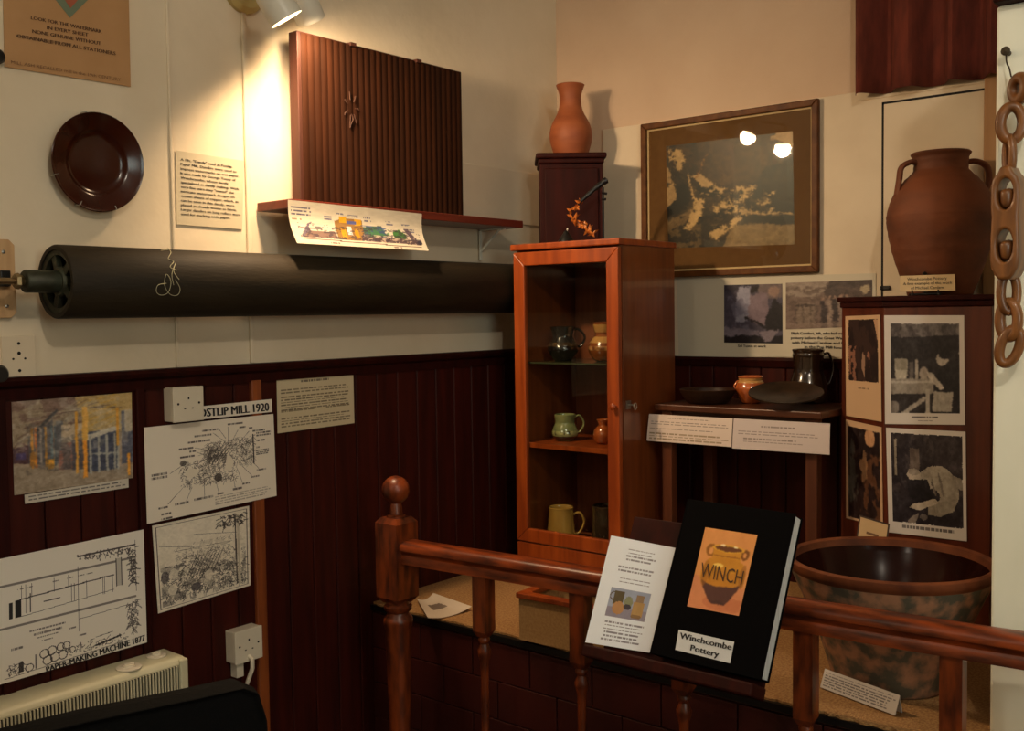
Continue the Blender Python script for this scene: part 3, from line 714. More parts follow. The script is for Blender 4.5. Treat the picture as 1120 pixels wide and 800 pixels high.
# brown plate on wall wires
pc = ony(103.5, 178, -.02); R_ = .116
pt = thing('wall_plate', 'round brown glazed plate hung on the cream wall by thin wire clips', 'plate', tuple(pc))
Mp = Matrix.Translation((pc.x, -.012, pc.z)) @ Matrix.Rotation(math.radians(3), 4, 'X') @ Matrix.Rotation(PI/2, 4, 'X')
pr = [(0.0001, .010), (.058, .010), (.068, .0125), (.074, .018), (.080, .022), (.108, .028), (R_-.002, .031), (R_, .029), (R_-.004, .024), (.08, .015), (.062, .001), (.0001, .001)]
o = MB().lathe(pr, 72, M=Mp, cap=False).build('dish', M_plate, None, smooth=True); o.parent = pt; o.matrix_parent_inverse = par_inv(pt)
for px, py in ((95, 127), (123.5, 136.5), (60, 191), (88, 222), (126, 227)):
    c = ony(px, py, -.04); d = (Vector((pc.x, 0, pc.z))-Vector((c.x, 0, c.z))).normalized()
    a1 = Vector((pc.x, 0, pc.z))-d*(R_+.001)
    mb = MB().tube([Vector((a1.x, -.004, a1.z))+d*.02, Vector((a1.x, -.02, a1.z)), Vector((a1.x, -.044, a1.z))+d*.001, Vector((a1.x, -.043, a1.z))+d*.010], .0011, 8)
    P_(mb, 'wire_clip', M_metal, pt)

# ---- wall sheets
q = quad(PY(-.004), (2, -70), (140, -50), (143, 95), (5, 73))
pc_ = Pic(90, 100, (184, 140, 92)); pc_.noise(6, .02, 1)
pc_.words(.09, .745, .55, .775, 1, (110, 82, 56), .6, al=.6)
po = paper('wall_poster', q, pc_, 'tan paper poster with faded lettering above the brown plate, top left', 'poster')
D_ = quad(PY(-.0045), (58, -30), (98, -28), (77, 19.5))
def tri(a, b, c, m, nm, off): 
    n_ = Vector((0, -1, 0)); return MB().add([a+n_*off, b+n_*off, c+n_*off, a, b, c], [(0, 1, 2), (5, 4, 3), (0, 3, 4, 1), (1, 4, 5, 2), (2, 5, 3, 0)]).build(nm, m, po)
pp = PY(-.0045)
tri(pp(40, -26), pp(116, -20), pp(76.5, 19.5), mat('faded_teal_print', rgb(118, 132, 106), .8), 'teal_diamond', .0004)
tri(pp(57, -20), pp(99, -16), pp(77, 9), mat('faded_red_print', rgb(176, 96, 66), .8), 'red_diamond', .0008)
pp = PY(-.0045)
def lineq(pl, xl, yl, xr, yr, h): return [pl(xl, yl-h), pl(xr, yr-h), pl(xr, yr), pl(xl, yl)]
textmesh([('LOOK FOR THE WATERMARK', lineq(pp, 33.5, 21, 111, 36.5, 4), .005), ('IN EVERY SHEET', lineq(pp, 51, 32, 96, 40, 4), .005),
          ('NONE GENUINE WITHOUT', lineq(pp, 35, 36, 110, 49.5, 4), .005), ('OBTAINABLE FROM ALL STATIONERS', lineq(pp, 18, 41, 126, 60.5, 4), .005),
          ], po, m=M_inkb)
textmesh([('MILL ASH RECALLED mill in the 19th CENTURY', lineq(pp, 12, 69.5, 132, 89, 3.6), .0)], po, 'lower_line', m=mat('faint_brown_print', rgb(128, 92, 60), .8))
for px, py in ((139, 93),): P_(MB().lathe([(.004, 0), (.003, .003), (0, .004)], 12, M=Matrix.Translation(pp(px, py)) @ Matrix.Rotation(PI/2, 4, 'X')), 'pin', M_black, po) if False else None
# black knob left of the poster
c = ony(-1, 62, -.02); mb = MB().lathe([(0, 0), (.012, 0), (.012, .004), (.005, .008), (.012, .014), (.017, .022), (.012, .03), (0, .032)], 24, M=Matrix.Translation((c.x-.004, -.0005, c.z)) @ Matrix.Rotation(PI/2, 4, 'X'))
tag(mb.build('wall_peg', M_black, smooth=True), 'small black peg on the wall at the left edge of the tan poster', 'peg')
# text sheet about the roll
q = quad(PY(-.004), (192.3, 164.5), (267, 176), (265, 251), (193.2, 245.5))
pc_ = Pic(60, 60, (196, 184, 156)); pc_.noise(4, .012, 2)
po = paper('information_sheet', q, pc_, 'small typed notice pinned on the cream wall left of the shelf', 'notice')
lines_ = ['A 19c. "Dandy" used at Postlip', 'Paper Mill. Dandies were used to', 'impress watermarks on wet paper.', 'It was made by George Tovey of', 'Winchcombe, whose family', 'specialised in dandy making. With', 'very fine wire they "sewed" the', 'intricate watermark designs on', 'woven sheets of copper, which, as', 'can be seen in this dandy, were', 'placed as closely woven as fabric.', 'Larger dandies on long rollers were', 'used for marking wide paper.']
wd = [.75, .82, .86, .81, .70, .86, .79, .80, .86, .80, .84, .90, .74]
textmesh([(s_, sub(q, .06, .095+i*.0615, .06+wd[i], .095+i*.0615+.034), .012) for i, s_ in enumerate(lines_)], po)
# coloured machine strip hanging from the shelf
P1_ = PY(-.1545); P2_ = PY(-.187)
q = [P1_(315, 218.5), P1_(461.5, 234), P2_(469, 274.5), P2_(325, 266)]
pc_ = Pic(170, 52, (216, 206, 184)); a = pc_
a.words(.02, .14, .155, .36, 3, (60, 58, 90), .5); a.words(.02, .40, .09, .45, 1, (120, 90, 60), .7)
for x0, y0, x1, y1 in ((.24, .29, .30, .42), (.33, .19, .38, .24), (.41, .21, .49, .28), (.53, .24, .59, .38), (.70, .28, .76, .42), (.83, .33, .90, .38), (.16, .53, .27, .57), (.87, .45, .93, .56), (.63, .44, .72, .48)): a.words(x0, y0, x1, y1, 2, (70, 72, 110), .5)
a.poly([(.05, .83), (.12, .50), (.15, .46), (.13, .60), (.12, .83)], (110, 96, 110)); a.poly([(.12, .68), (.30, .66), (.31, .83), (.06, .84)], (126, 100, 90)); a.poly([(.13, .52), (.30, .56), (.29, .66), (.12, .64)], (214, 204, 186))
a.poly([(.31, .84), (.31, .40), (.38, .30), (.52, .32), (.52, .84)], (150, 112, 60)); a.rect(.35, .26, .40, .42, (214, 160, 30)); a.rect(.46, .30, .51, .46, (210, 158, 30)); a.rect(.40, .36, .47, .44, (90, 96, 150)); a.rect(.395, .50, .43, .72, (220, 214, 210)); a.rect(.35, .55, .385, .80, (206, 150, 34)); a.rect(.45, .55, .475, .8, (200, 140, 30))
a.poly([(.52, .84), (.52, .48), (.66, .42), (.72, .84)], (70, 100, 84)); a.blob(14, .5, (60, 80, 130), 3, (.5, .45, .7, .8), .7); a.blob(12, .5, (70, 130, 70), 5, (.55, .5, .72, .75), .7)
a.poly([(.74, .84), (.75, .55), (.80, .48), (.85, .6), (.86, .84)], (66, 120, 60)); a.poly([(.84, .45), (.88, .45), (.95, .80), (.91, .84)], (100, 84, 96))
a.poly([(.50, .70), (.92, .74), (.94, .86), (.48, .84)], (84, 66, 70)); a.blob(30, .52, (190, 170, 150), 9, (.5, .68, .92, .86), .9); a.blob(26, .55, (60, 50, 60), 8, (.05, .5, .97, .84), .6)
a.line(.06, .87, .95, .92, .02, (90, 60, 50)); a.ell(.95, .80, .02, .06, (50, 44, 60))
a.words(.24, .92, .31, .96, 1, (90, 70, 70), .9); a.words(.72, .94, .79, .98, 1, (90, 70, 70), .9); a.noise(20, .05, 6)
paper('machine_picture_strip', q, pc_, 'curled paper strip with a coloured machine drawing hanging from the shelf edge', 'picture', curve=lambda u, v: Vector((0, .012*math.sin(v*PI)*1.0, 0)), t=.0006)
# factory photograph
zf = -.0205
q = quad(PY(zf), (12.6, 440), (144, 429.5), (145.5, 523), (15.7, 542)); a = Pic(132, 104, (150, 132, 112), warp=0.014)
a.rect(0, 0, 1, .5, (134, 118, 98)); a.blob(6, .5, (108, 84, 76), 4, (0, 0, .75, .55), .8); a.poly([(.5, 0), (1, 0), (1, .45), (.6, .4)], (168, 142, 92))
for i in range(9): a.line(.02*i, .5-.05*i, .5+.05*i, .02*i, .012, (156, 144, 122) if i % 2 else (96, 76, 66), .8)
for i in range(6): a.line(.62, .06+.07*i, .86, .0+.06*i, .014, (186, 148, 66), .8)
a.poly([(0, .68), (.45, .78), (1, .95), (1, 1), (0, 1)], (140, 126, 108)); a.poly([(.45, .78), (.62, .80), (1, .86), (1, .97)], (132, 120, 104))
a.poly([(.0, .50), (.12, .48), (.12, .68), (0, .66)], (74, 50, 56)); a.rect(.02, .56, .1, .63, (60, 50, 90))
a.poly([(.12, .42), (.32, .22), (.32, .75), (.12, .68)], (86, 84, 88)); a.poly([(.12, .40), (.36, .10), (.36, .15), (.12, .44)], (60, 60, 62))
for x, c in ((.14, (196, 134, 52)), (.17, (186, 110, 60)), (.21, (150, 140, 130)), (.25, (180, 126, 50)), (.30, (92, 112, 120)), (.33, (80, 96, 104))): a.rect(x, .30, x+.018, .74, c)
a.rect(.13, .56, .18, .71, (200, 130, 40)); a.rect(.27, .66, .325, .77, (206, 146, 48)); a.rect(.34, .25, .40, .72, (92, 92, 96)); a.rect(.39, .30, .56, .50, (176, 158, 134))
a.rect(.38, .50, .50, .80, (96, 84, 82)); a.blob(16, .5, (140, 96, 84), 7, (.36, .5, .5, .8)); a.rect(.47, .48, .62, .82, (70, 66, 74))
a.rect(.60, .40, .88, .86, (60, 66, 84)); a.poly([(.60, .44), (.88, .36), (.88, .41), (.60, .50)], (190, 184, 170))
for x in (.615, .69, .76, .83, .86): a.rect(x, .45, x+.02, .88, (150, 150, 142))
a.line(.62, .66, .86, .68, .02, (150, 150, 142)); a.rect(.90, .2, 1, .82, (80, 84, 100)); a.rect(.93, .2, 1, .45, (168, 156, 134)); a.blob(15, .56, (176, 170, 156), 31, (0, 0, 1, .6), .35); a.blob(20, .57, (60, 58, 62), 32, (.1, .25, .6, .8), .4)
for x in (.50, .565, .855): a.rect(x, .16, x+.022, .86 if x < .8 else .6, (200, 146, 58))
a.rect(.56, .12, .61, .5, (204, 158, 76)); a.rect(.565, .5, .60, .92, (214, 142, 48)); a.rect(.95, .70, .975, .96, (220, 150, 50)); a.blur(1); a.noise(30, .12, 8); a.a = np.clip(a.a*1.12+.02, 0, 1)
paper('factory_photograph', q, a, 'colour photograph of a paper machine hall taped on the dark panelling', 'photograph', rough=.35, coat=.3)
q = quad(PY(zf-.003), (27, 541.5), (140.5, 523.5), (140.7, 533.5), (27.5, 551.5)); a = Pic(120, 14, (206, 198, 182)); a.words(.03, .2, .97, .9, 2, (70, 66, 70), .5)
paper('photograph_caption', q, a, 'narrow typed caption strip stuck under the factory photograph', 'caption')
# POSTLIP MILL title
q = quad(PY(-.0325), (212, 445.5), (297.2, 436.8), (297.7, 450.8), (212, 460)); a = Pic(80, 14, (238, 229, 212)); po = paper('title_strip', q, a, 'white title strip lettered POSTLIP MILL 1920 beside the upper socket', 'sign')
pp = PY(-.0325); textmesh([("POSTLIP MILL 1920", [pp(211.5, 447.8), pp(293, 440.2), pp(293.6, 449.5), pp(212, 457.3)], .015)], po)
# exploded machine diagram
q = quad(PY(-.033), (157.6, 468), (299, 453), (302.6, 542.6), (161, 573.5)); a = Pic(270, 200, (238, 228, 210)); a.noise(3, .01, 4)
ink = (64, 58, 56)
for x0, y0, x1, y1, n_ in ((.42, .10, .55, .12, 1), (.36, .15, .50, .17, 1), (.30, .21, .50, .23, 1), (.24, .27, .36, .29, 1), (.32, .31, .37, .33, 1), (.25, .36, .37, .38, 1), (.04, .50, .16, .56, 2), (.62, .06, .76, .08, 1), (.71, .11, .77, .13, 1), (.79, .13, .82, .15, 1), (.82, .17, .93, .19, 1), (.85, .20, .97, .25, 2), (.85, .29, .92, .31, 1), (.84, .37, .87, .39, 1), (.84, .41, .95, .47, 3), (.84, .64, .92, .66, 1), (.79, .71, .86, .73, 1), (.72, .77, .78, .79, 1), (.64, .81, .72, .84, 1), (.52, .83, .57, .85, 1), (.34, .84, .49, .87, 1), (.20, .85, .30, .88, 1), (.08, .86, .15, .88, 1), (.10, .93, .17, .95, 1), (.10, .98, .18, 1, 1)):
    a.words(x0, y0-.005, x1, y1+.003, n_, (56, 50, 50), .7, seed=int(x0*99))
a.words(.50, .86, .95, .97, 4, (140, 130, 118), .4, al=.7)
for l in ((.15, .84, .27, .68), (.28, .85, .33, .70), (.42, .84, .42, .62), (.53, .82, .50, .62), (.66, .80, .64, .60), (.72, .76, .68, .58), (.80, .70, .72, .56), (.17, .52, .28, .44), (.36, .28, .49, .34), (.37, .33, .47, .40), (.50, .14, .58, .24), (.55, .11, .60, .22), (.62, .09, .62, .3), (.70, .14, .65, .26), (.79, .17, .70, .3), (.84, .22, .75, .32), (.86, .63, .80, .52)): a.line(*l, .005, (110, 102, 96))
a.strokes(170, (.25, .42, .45, .68), .05, .005, ink, 1, .6); a.strokes(200, (.42, .30, .62, .55), .07, .005, ink, 2, .5); a.strokes(150, (.44, .24, .56, .42), .05, .005, ink, 12, .5); a.strokes(280, (.58, .22, .82, .54), .06, .005, ink, 3, .55); a.strokes(110, (.44, .58, .68, .70), .04, .005, ink, 5, .65)
a.poly([(.58, .58), (.61, .38), (.66, .5), (.63, .6)], (232, 222, 202)); a.ell(.33, .55, .05, .05, (232, 222, 202)); a.ell(.53, .65, .03, .045, (60, 54, 52), .8); a.line(.82, .22, .82, .55, .018, ink); a.ell(.27, .43, .025, .03, ink, .7)
for i in range(5): a.line(.45+.03*i, .52-.02*i, .56+.03*i, .25+.01*i, .008, ink, .8)
paper('machine_diagram', q, a, 'white sheet with an exploded machine diagram and leader lines on the panelling', 'diagram')
# landscape sketch
q = quad(PY(-.0215), (166.5, 575.5), (272.5, 553.5), (274, 640.5), (173, 671.5)); a = Pic(200, 180, (236, 226, 206))
for l in ((.03, .03, .97, .03), (.03, .97, .97, .97), (.03, .03, .03, .97), (.97, .03, .97, .97)): a.line(*l, .009, (96, 86, 78))
a.line(.05, .25, .4, .35, .006, (130, 120, 108)); a.line(.4, .2, .9, .3, .006, (130, 120, 108)); a.line(.2, .35, .8, .38, .006, (120, 110, 100))
a.strokes(300, (.06, .5, .3, .92), .04, .006, (50, 46, 48), 1, .7); a.strokes(420, (.25, .40, .82, .9), .05, .006, (56, 52, 50), 2, .6); a.strokes(120, (.2, .28, .8, .48), .04, .005, (110, 102, 92), 3, .6); a.strokes(240, (.45, .62, .95, .93), .045, .007, (46, 42, 44), 4, .7); a.blob(16, .56, (70, 64, 62), 5, (.05, .5, .95, .95), .45); a.blob(13, .6, (210, 200, 180), 7, (.05, .3, .95, .95), .6)
for i in range(9): a.line(.30+.035*i, .70, .42+.035*i, .46, .008, (60, 54, 54), .8)
a.line(.84, .08, .85, .92, .02, (90, 82, 74)); a.line(.87, .08, .88, .92, .03, (200, 190, 168)); a.strokes(80, (.65, .06, .95, .2), .05, .010, (60, 54, 52), 6)
for x, y in ((.13, .42), (.18, .6), (.16, .78), (.54, .72)): a.ell(x, y, .045, .06, (232, 222, 202), .85)
a.ell(.40, .82, .05, .05, (60, 54, 62), .7); a.ell(.09, .62, .04, .07, (56, 50, 56), .6); a.noise(40, .06, 3)
paper('landscape_drawing', q, a, 'black ink drawing of a mill landscape below the exploded diagram', 'drawing')
# typed sheet right of the title
q = quad(PY(-.0215), (302.7, 416), (386.4, 409), (387.6, 463), (303.8, 474.3)); a = Pic(110, 74, (208, 194, 160))
a.words(.30, .045, .68, .10, 1, (66, 58, 50), .75); a.words(.05, .19, .95, .30, 2, (96, 84, 66), .5, seed=3); a.words(.05, .33, .95, .62, 6, (90, 78, 60), .45, seed=5); a.words(.05, .60, .5, .64, 1, (100, 88, 68), .6); a.words(.62, .60, .95, .64, 1, (100, 88, 68), .6); a.words(.05, .73, .95, .93, 4, (96, 84, 66), .45, seed=9)
paper('information_sheet', q, a, 'typed cream sheet on the panelling just right of the orange batten', 'notice')
# paper making machine drawing
q = quad(PY(-.0325), (-30, 618), (157, 579.5), (160.8, 703), (-30, 758)); a = Pic(300, 214, (238, 231, 218)); bx0 = .165
def tx(x): return bx0+(1-bx0)*x
g = (74, 68, 68); lg = (132, 126, 120)
def ln(x0, y0, x1, y1, wd_=.006, c=g): a.line(tx(x0), y0, tx(x1), y1, wd_, c)
a.rect(0, .215, tx(.93), .235, lg); a.rect(0, .555, tx(.93), .575, lg)
ln(.5, .115, .93, .115, .012); a.strokes(60, (tx(.5), .10, tx(.88), .17), .03, .008, g, 2); ln(.93, .08, .93, .52); a.strokes(60, (tx(.88), .12, tx(.93), .45), .04, .010, g, 4)
ln(.10, .36, .76, .335, .01); ln(.10, .50, .76, .46, .004)
a.rect(tx(.03), .37, tx(.055), .50, (40, 36, 38)); a.rect(tx(.07), .36, tx(.11), .50, (30, 28, 30))
for x in (.14, .17, .45, .47, .50, .56, .68, .69, .75): ln(x, .33, x, .48, .006)
for x in (.11, .14, .18, .33, .43, .50): ln(x, .25, x, .36, .004)
for x in (.08, .14, .32, .42, .5, .56): a.words(tx(x), .27, tx(x)+.04, .285, 1, g, .8)
ln(.26, .42, .37, .42); ln(.50, .2, .50, .74, .005); a.rect(tx(.78), .20, tx(.82), .44, (198, 192, 180)); ln(.78, .2, .78, .44); ln(.82, .2, .82, .44); ln(.5, .64, .93, .62, .003)
a.words(tx(.16), .63, tx(.42), .66, 1, g, .5); a.words(tx(.19), .665, tx(.39), .69, 1, g, .6); a.words(tx(.21), .70, tx(.36), .72, 1, g, .6); a.words(tx(.24), .735, tx(.32), .75, 1, g, .6); a.words(tx(.04), .74, tx(.12), .76, 1, g, .8); a.words(tx(.43), .69, tx(.48), .71, 1, g, .8); a.words(tx(.5), .77, tx(.55), .79, 1, g, .8)
for x, y, r in ((.16, .93, .03), (.26, .85, .035), (.31, .84, .035), (.28, .91, .035), (.33, .90, .035), (.385, .90, .035), (.37, .83, .03), (.41, .83, .03), (.45, .88, .025)): a.ring(tx(x), y, r, .004, g, 1.4)
a.rect(tx(.09), .87, tx(.12), .95, (40, 36, 38)); ln(0, .97, .85, .93, .004); ln(.62, .90, .80, .87, .016, (50, 46, 46)); ln(.58, .84, .58, .93); ln(.51, .84, .51, .92); ln(.20, .84, .20, .95, .01); ln(.62, .83, .74, .82)
a.strokes(40, (tx(.02), .86, tx(.12), .95), .03, .006, g, 7); a.strokes(60, (tx(.40), .84, tx(.85), .92), .03, .006, g, 8); a.strokes(90, (tx(.86), .6, tx(.94), .86), .04, .008, g, 9, .6)
po = paper('machine_drawing', q, a, 'large white technical drawing titled PAPER-MAKING MACHINE 1877 above the heater', 'drawing')
pp = PY(-.0327)
textmesh([('PAPER-MAKING MACHINE 1877', [pp(49.5, 729.5), pp(157.5, 694.3), pp(158.3, 701), pp(50.5, 735.8)], .03)], po)
# sockets
def socket(px, py, label, spur=False):
    c = ony(px, py, -.05); t = thing('wall_socket', label, 'socket', (c.x, -.018, c.z)); s_ = .043
    MB().box((-s_, -.038, -s_), (s_, -.0005, s_)).build('back_box', M_plastic, t, bevel=.003)
    MB().box((-s_-.001, -.046, -s_-.001), (s_+.001, -.0385, s_+.001)).build('face_plate', M_plastic, t, bevel=.002)
    for x0, z0, x1, z1 in ((-.002, .012, .002, .018), (-.0135, -.012, -.0085, -.009), (.0085, -.012, .0135, -.009)): MB().box((x0, -.0466, z0), (x1, -.0461, z1)).build('pin_slot', M_hole, t)
    for x in (-.030, .030): MB().lathe([(.003, 0), (.003, .0008)], 10, M=Matrix.Translation((x, -.0461, .002)) @ Matrix.Rotation(PI/2, 4, 'X')).build('screw', M_hole, t)
    return t, c
socket(203, 442, 'white plastic socket overlapping the POSTLIP MILL title strip')
t, c = socket(269, 705, 'white plastic socket low on the panelling with a white cable below')
mb = MB().tube([(0, -.043, -.03), (.002, -.056, -.036), (0, -.058, -.06), (-.004, -.03, -.12), (-.005, -.012, -.3)], .006, 10).box((-.03, -.03, -.085), (-.008, -.004, -.0445))
mb.build('cable', M_plastic, t, smooth=True)
# plate painted into the wall, lower left
q0 = ony(1, 368, -.006); q1 = ony(40, 414, -.006)
bp_ = thing('blank_switch_plate', 'square painted over switch plate on the wall below the roller bracket', 'switch', ((q0.x+q1.x)/2, 0, (q0.z+q1.z)/2))
hw = (q1.x-q0.x)/2; hv = (q0.z-q1.z)/2
MB().box((-hw, -.007, -hv), (hw, -.0003, hv)).build('plate', M_board, bp_, bevel=.002)
for a_, b_, r_ in ((0, .65, .0035), (0, .2, .004), (-.35, -.05, .0025), (.35, -.05, .0025), (0, -.6, .0035)): MB().lathe([(r_, 0), (r_, .0008)], 12, M=Matrix.Translation((a_*hw, -.007, b_*hv)) @ Matrix.Rotation(PI/2, 4, 'X')).build('screw_hole', M_hole, bp_)
c = ony(4, 410, -.05); tag(MB().lathe([(0, 0), (.018, 0), (.022, .01), (.022, .04), (.016, .05), (0, .05)], 24, M=Matrix.Translation((c.x-.006, -.001, c.z)) @ Matrix.Rotation(PI/2, 4, 'X')).build('black_knob', M_black, smooth=True), 'black knob at the bottom left corner of the blank switch plate', 'knob')

# heater
hb = ony(180, 709, -.022); hz = hb.z; hf = onz(203.5, 717.7, hz); hx1 = hf.x; hyf = hf.y
hxL = ony(-160, 709, -.022).x; htl = hz-(ony(200, 748, hyf).z)
ht = thing('convector_heater', 'cream wall mounted convector heater with slatted front below the technical drawing', 'heater', (hxL, -.022, hz-.3))
H_ = .36
pr = [(-.022, hz), (hyf+.012, hz-.001), (hyf+.004, hz-.006), (hyf, hz-.014), (hyf, hz-H_), (-.022, hz-H_)]
mb = MB().add([(x, y, z) for x in (hxL, hx1) for y, z in pr], [tuple(range(6)), tuple(range(11, 5, -1))]+[(i, (i+1) % 6, 6+(i+1) % 6, 6+i) for i in range(6)])
P_(mb, 'casing', M_heater, ht, bevel=.004)
gz1_ = hz-.018; gz0_ = gz1_-.062
P_(MB().box((hxL+.02, hyf-.0012, gz0_), (hx1-.022, hyf+.001, gz1_)), 'grille_opening', M_hole, ht)
mb = MB(); x = hxL+.02
while x < hx1-.024: mb.box((x, hyf-.005, gz0_), (x+.0035, hyf-.0005, gz1_)); x += .0082
P_(mb, 'grille', M_heater, ht)
P_(MB().box((hx1-.020, hyf-.006, hz-H_), (hx1+.002, hyf+.02, hz-.004)), 'end_cap', M_heater, ht, bevel=.004)
for px, py, r_ in ((141, 731, .030), (171, 718, .024)):
    c = onz(px, py, hz); P_(MB().lathe([(r_, 0), (r_, .003), (r_*.85, .005), (r_*.5, .004), (r_*.45, .009), (0, .009)], 28, (c.x, c.y, hz)).box((c.x-r_*.4, c.y-.003, hz+.009), (c.x+r_*.4, c.y+.003, hz+.012)), 'control_dial', M_plastic, ht, smooth=True)

# black leather chair in the foreground
R0 = dep(282, 741, 1.62); L0_ = dep(-40, 806, 1.38)
dirc = (L0_-R0); dirc.z = 0; dirc.normalize(); ang = math.atan2(-dirc.y, -dirc.x)
ch = thing('leather_chair', 'black leather chair back in the near left corner in front of the heater', 'chair', (R0.x, R0.y, 0), ang)
ztp = R0.z
def rounded_back():
    mb = MB(); w_ = .52; h0 = .50
    pts = [(-w_, h0), (.018, h0-.0), (.006, ztp-.06), (-.006, ztp-.015), (-.03, ztp), (-.10, ztp+.001), (-.26, ztp+.006), (-.42, ztp+.001), (-w_+.03, ztp-.005), (-w_, ztp-.06)]
    n_ = len(pts); prof_ = [(-.022, .012), (-.030, 0)]; vs = []
    for y, ins in ((-.024, .012), (-.030, 0.004), (0, 0), (.030, .004), (.024, .012)):
        cx = sum(p[0] for p in pts)/n_; cz = sum(p[1] for p in pts)/n_
        for p in pts: d = Vector((cx-p[0], cz-p[1])).normalized(); vs.append((p[0]+d.x*ins, y, p[1]+d.y*ins))
    fs = [tuple(range(n_)), tuple(range(5*n_-1, 4*n_-1, -1))]+[(r*n_+i, r*n_+(i+1) % n_, (r+1)*n_+(i+1) % n_, (r+1)*n_+i) for r in range(4) for i in range(n_)]
    return mb.add(vs, fs)
rounded_back().build('backrest', M_leather, ch, bevel=.004)
MB().box((-.50, .03, .41), (0, .50, .48)).build('seat', M_leather, ch, bevel=.02)
for x, y in ((-.48, .01), (-.02, .01), (-.48, .46), (-.02, .46)): MB().box((x-.015, y-.015, 0), (x+.015, y+.015, .5 if y < .1 else .41)).build('leg', M_black, ch, bevel=.003)

# ================================================================ SPOT LAMPS
lb = thing('twin_spotlight', 'pair of small white adjustable spotlights, lit, high on the left wall', 'lamp', tuple(ony(268, -8, -.02)))
cb = ony(270, -12, -.02)
P_(MB().lathe([(0, -.0), (.062, 0), (.062, .014), (.05, .026), (0, .028)], 40, M=Matrix.Translation((cb.x, -.0005, cb.z)) @ Matrix.Rotation(PI/2, 4, 'X')), 'wall_rose', mat('ochre_wall_rose', rgb(190, 172, 110), .5), lb, smooth=True)
def spot(C, d, r, L, nm):
    d = d.normalized(); M = Matrix.Translation(C) @ d.to_track_quat('Z', 'Y').to_matrix().to_4x4()
    pr = [(.0001, 0), (r*.55, .0), (r*.85, .006), (r*.97, .02), (r, L), (r-.0015, L), (r*.94, .022), (.0001, .012)]
    o = P_(MB().lathe(pr, 40, M=M, cap=False), 'shade', M_lampw, lb, smooth=True)
    P_(MB().lathe([(0.0001, L-.040), (r*.5, L-.034), (r*.72, L-.02), (r*.74, L-.012), (.0001, L-.009)], 28, M=M, cap=False), 'bulb', M_bulb, lb, smooth=True)
    arm = P_(MB().tube(spline([Vector((cb.x, -.02, cb.z)), Vector((cb.x, -.06, cb.z+.01)), C-d*.03+Vector((0, 0, .02)), C+d*.004], 5), .006, 10), 'arm', M_brass, lb, smooth=True)
    lamp('spotlight_beam', 'SPOT', tuple(C+d*(L+.004)), 46 if nm else 12, WARM, .035, aim=tuple(C+d*(L+1)), spot=174 if nm else 165, blend=.8)
    return o
# left lamp: mouth turned down to the lower right; second points down and away
dA = (RT*.5-UP*.85+FW*.30).normalized(); dB = (RT*.28-UP*.8+FW*.62).normalized()
spot(ony(313.5, 21, -.25)-dA*.09, dA, .044, .09, 1)
spot(ony(340, 22, -.155)-dB*.085, dB, .040, .085, 0)

# ================================================================ BACK WALL: FRAMED PICTURE, CARD
fq = quad(PX(-.013), (703, 135.3), (895.6, 110.6), (898.5, 299.3), (705.6, 303.5))
ys = (fq[0].y+fq[3].y)/2, (fq[1].y+fq[2].y)/2; zsb = (fq[2].z+fq[3].z)/2, (fq[0].z+fq[1].z)/2
fx = -.034
fr = thing('framed_photograph', 'large framed aerial photograph of a mill village in a wide brown mount', 'picture', (-.0125, sum(ys)/2, zsb[0]))
y0, y1 = ys[1], ys[0]; z0, z1 = zsb
# scale about the face plane, keep real rectangle
P_(mitre(y0, y1, z0, z1, .021, fx, -.0125), 'frame', M_frame, fr, bevel=.003)
P_(mitre(y0+.021, y1-.021, z0+.021, z1-.021, .006, fx+.012, fx+.016), 'inner_slip', M_slip, fr)
P_(MB().box((-.021, y0+.02, z0+.02), (-.0127, y1-.02, z1-.02)), 'mount', M_mount, fr)
q = quad(PX(-.0215), (728.5, 160), (867, 143.5), (869, 267.5), (731, 271.5))
a = Pic(150, 130, (70, 60, 46), warp=0.05)
a.poly([(0, 0), (1, 0), (1, .62), (.55, .52), (.3, .42), (0, .1)], (78, 62, 42)); a.poly([(.35, .0), (.85, .0), (.8, .35), (.45, .42)], (96, 78, 52), .6); a.noise(4, .06, 1)
a.poly([(.88, 0), (1, 0), (1, .14), (.82, .02)], (176, 156, 122)); a.poly([(.78, .30), (1, .24), (1, .78), (.86, .72), (.70, .50)], (34, 28, 22)); a.blob(14, .5, (76, 66, 52), 2, (.72, .28, 1, .78), .6)
a.poly([(.05, .12), (.26, .30), (.44, .46), (.3, .5), (.16, .34)], (50, 42, 32)); a.poly([(0, .2), (.1, .28), (.2, .48), (.16, .62), (0, .70)], (30, 26, 20)); a.poly([(0, .20), (.06, .28), (.09, .50), (0, .60)], (158, 144, 118))
a.poly([(0, .0), (.12, .06), (.17, .20), (.22, .34), (.12, .28), (.03, .16)], (178, 164, 134)); a.blob(18, .52, (58, 48, 36), 3, (0, 0, .26, .4), .9); a.poly([(.22, .32), (.30, .30), (.44, .44), (.36, .50)], (176, 162, 134)); a.line(.18, .30, .24, .60, .02, (170, 156, 128))
a.poly([(0, .74), (.20, .62), (.28, .64), (.14, .76), (0, .84)], (120, 108, 88)); a.poly([(0, .84), (.20, .74), (.44, .80), (.40, 1), (0, 1)], (54, 48, 38)); a.blob(12, .53, (120, 108, 88), 5, (0, .78, .4, 1), .8)
a.poly([(.24, .56), (.46, .48), (.66, .52), (.80, .58), (.60, .70), (.3, .72)], (88, 76, 58)); a.blob(20, .54, (196, 182, 150), 6, (.22, .44, .86, .70), .95); a.blob(24, .55, (32, 28, 22), 8, (.22, .42, .95, .76), .9)
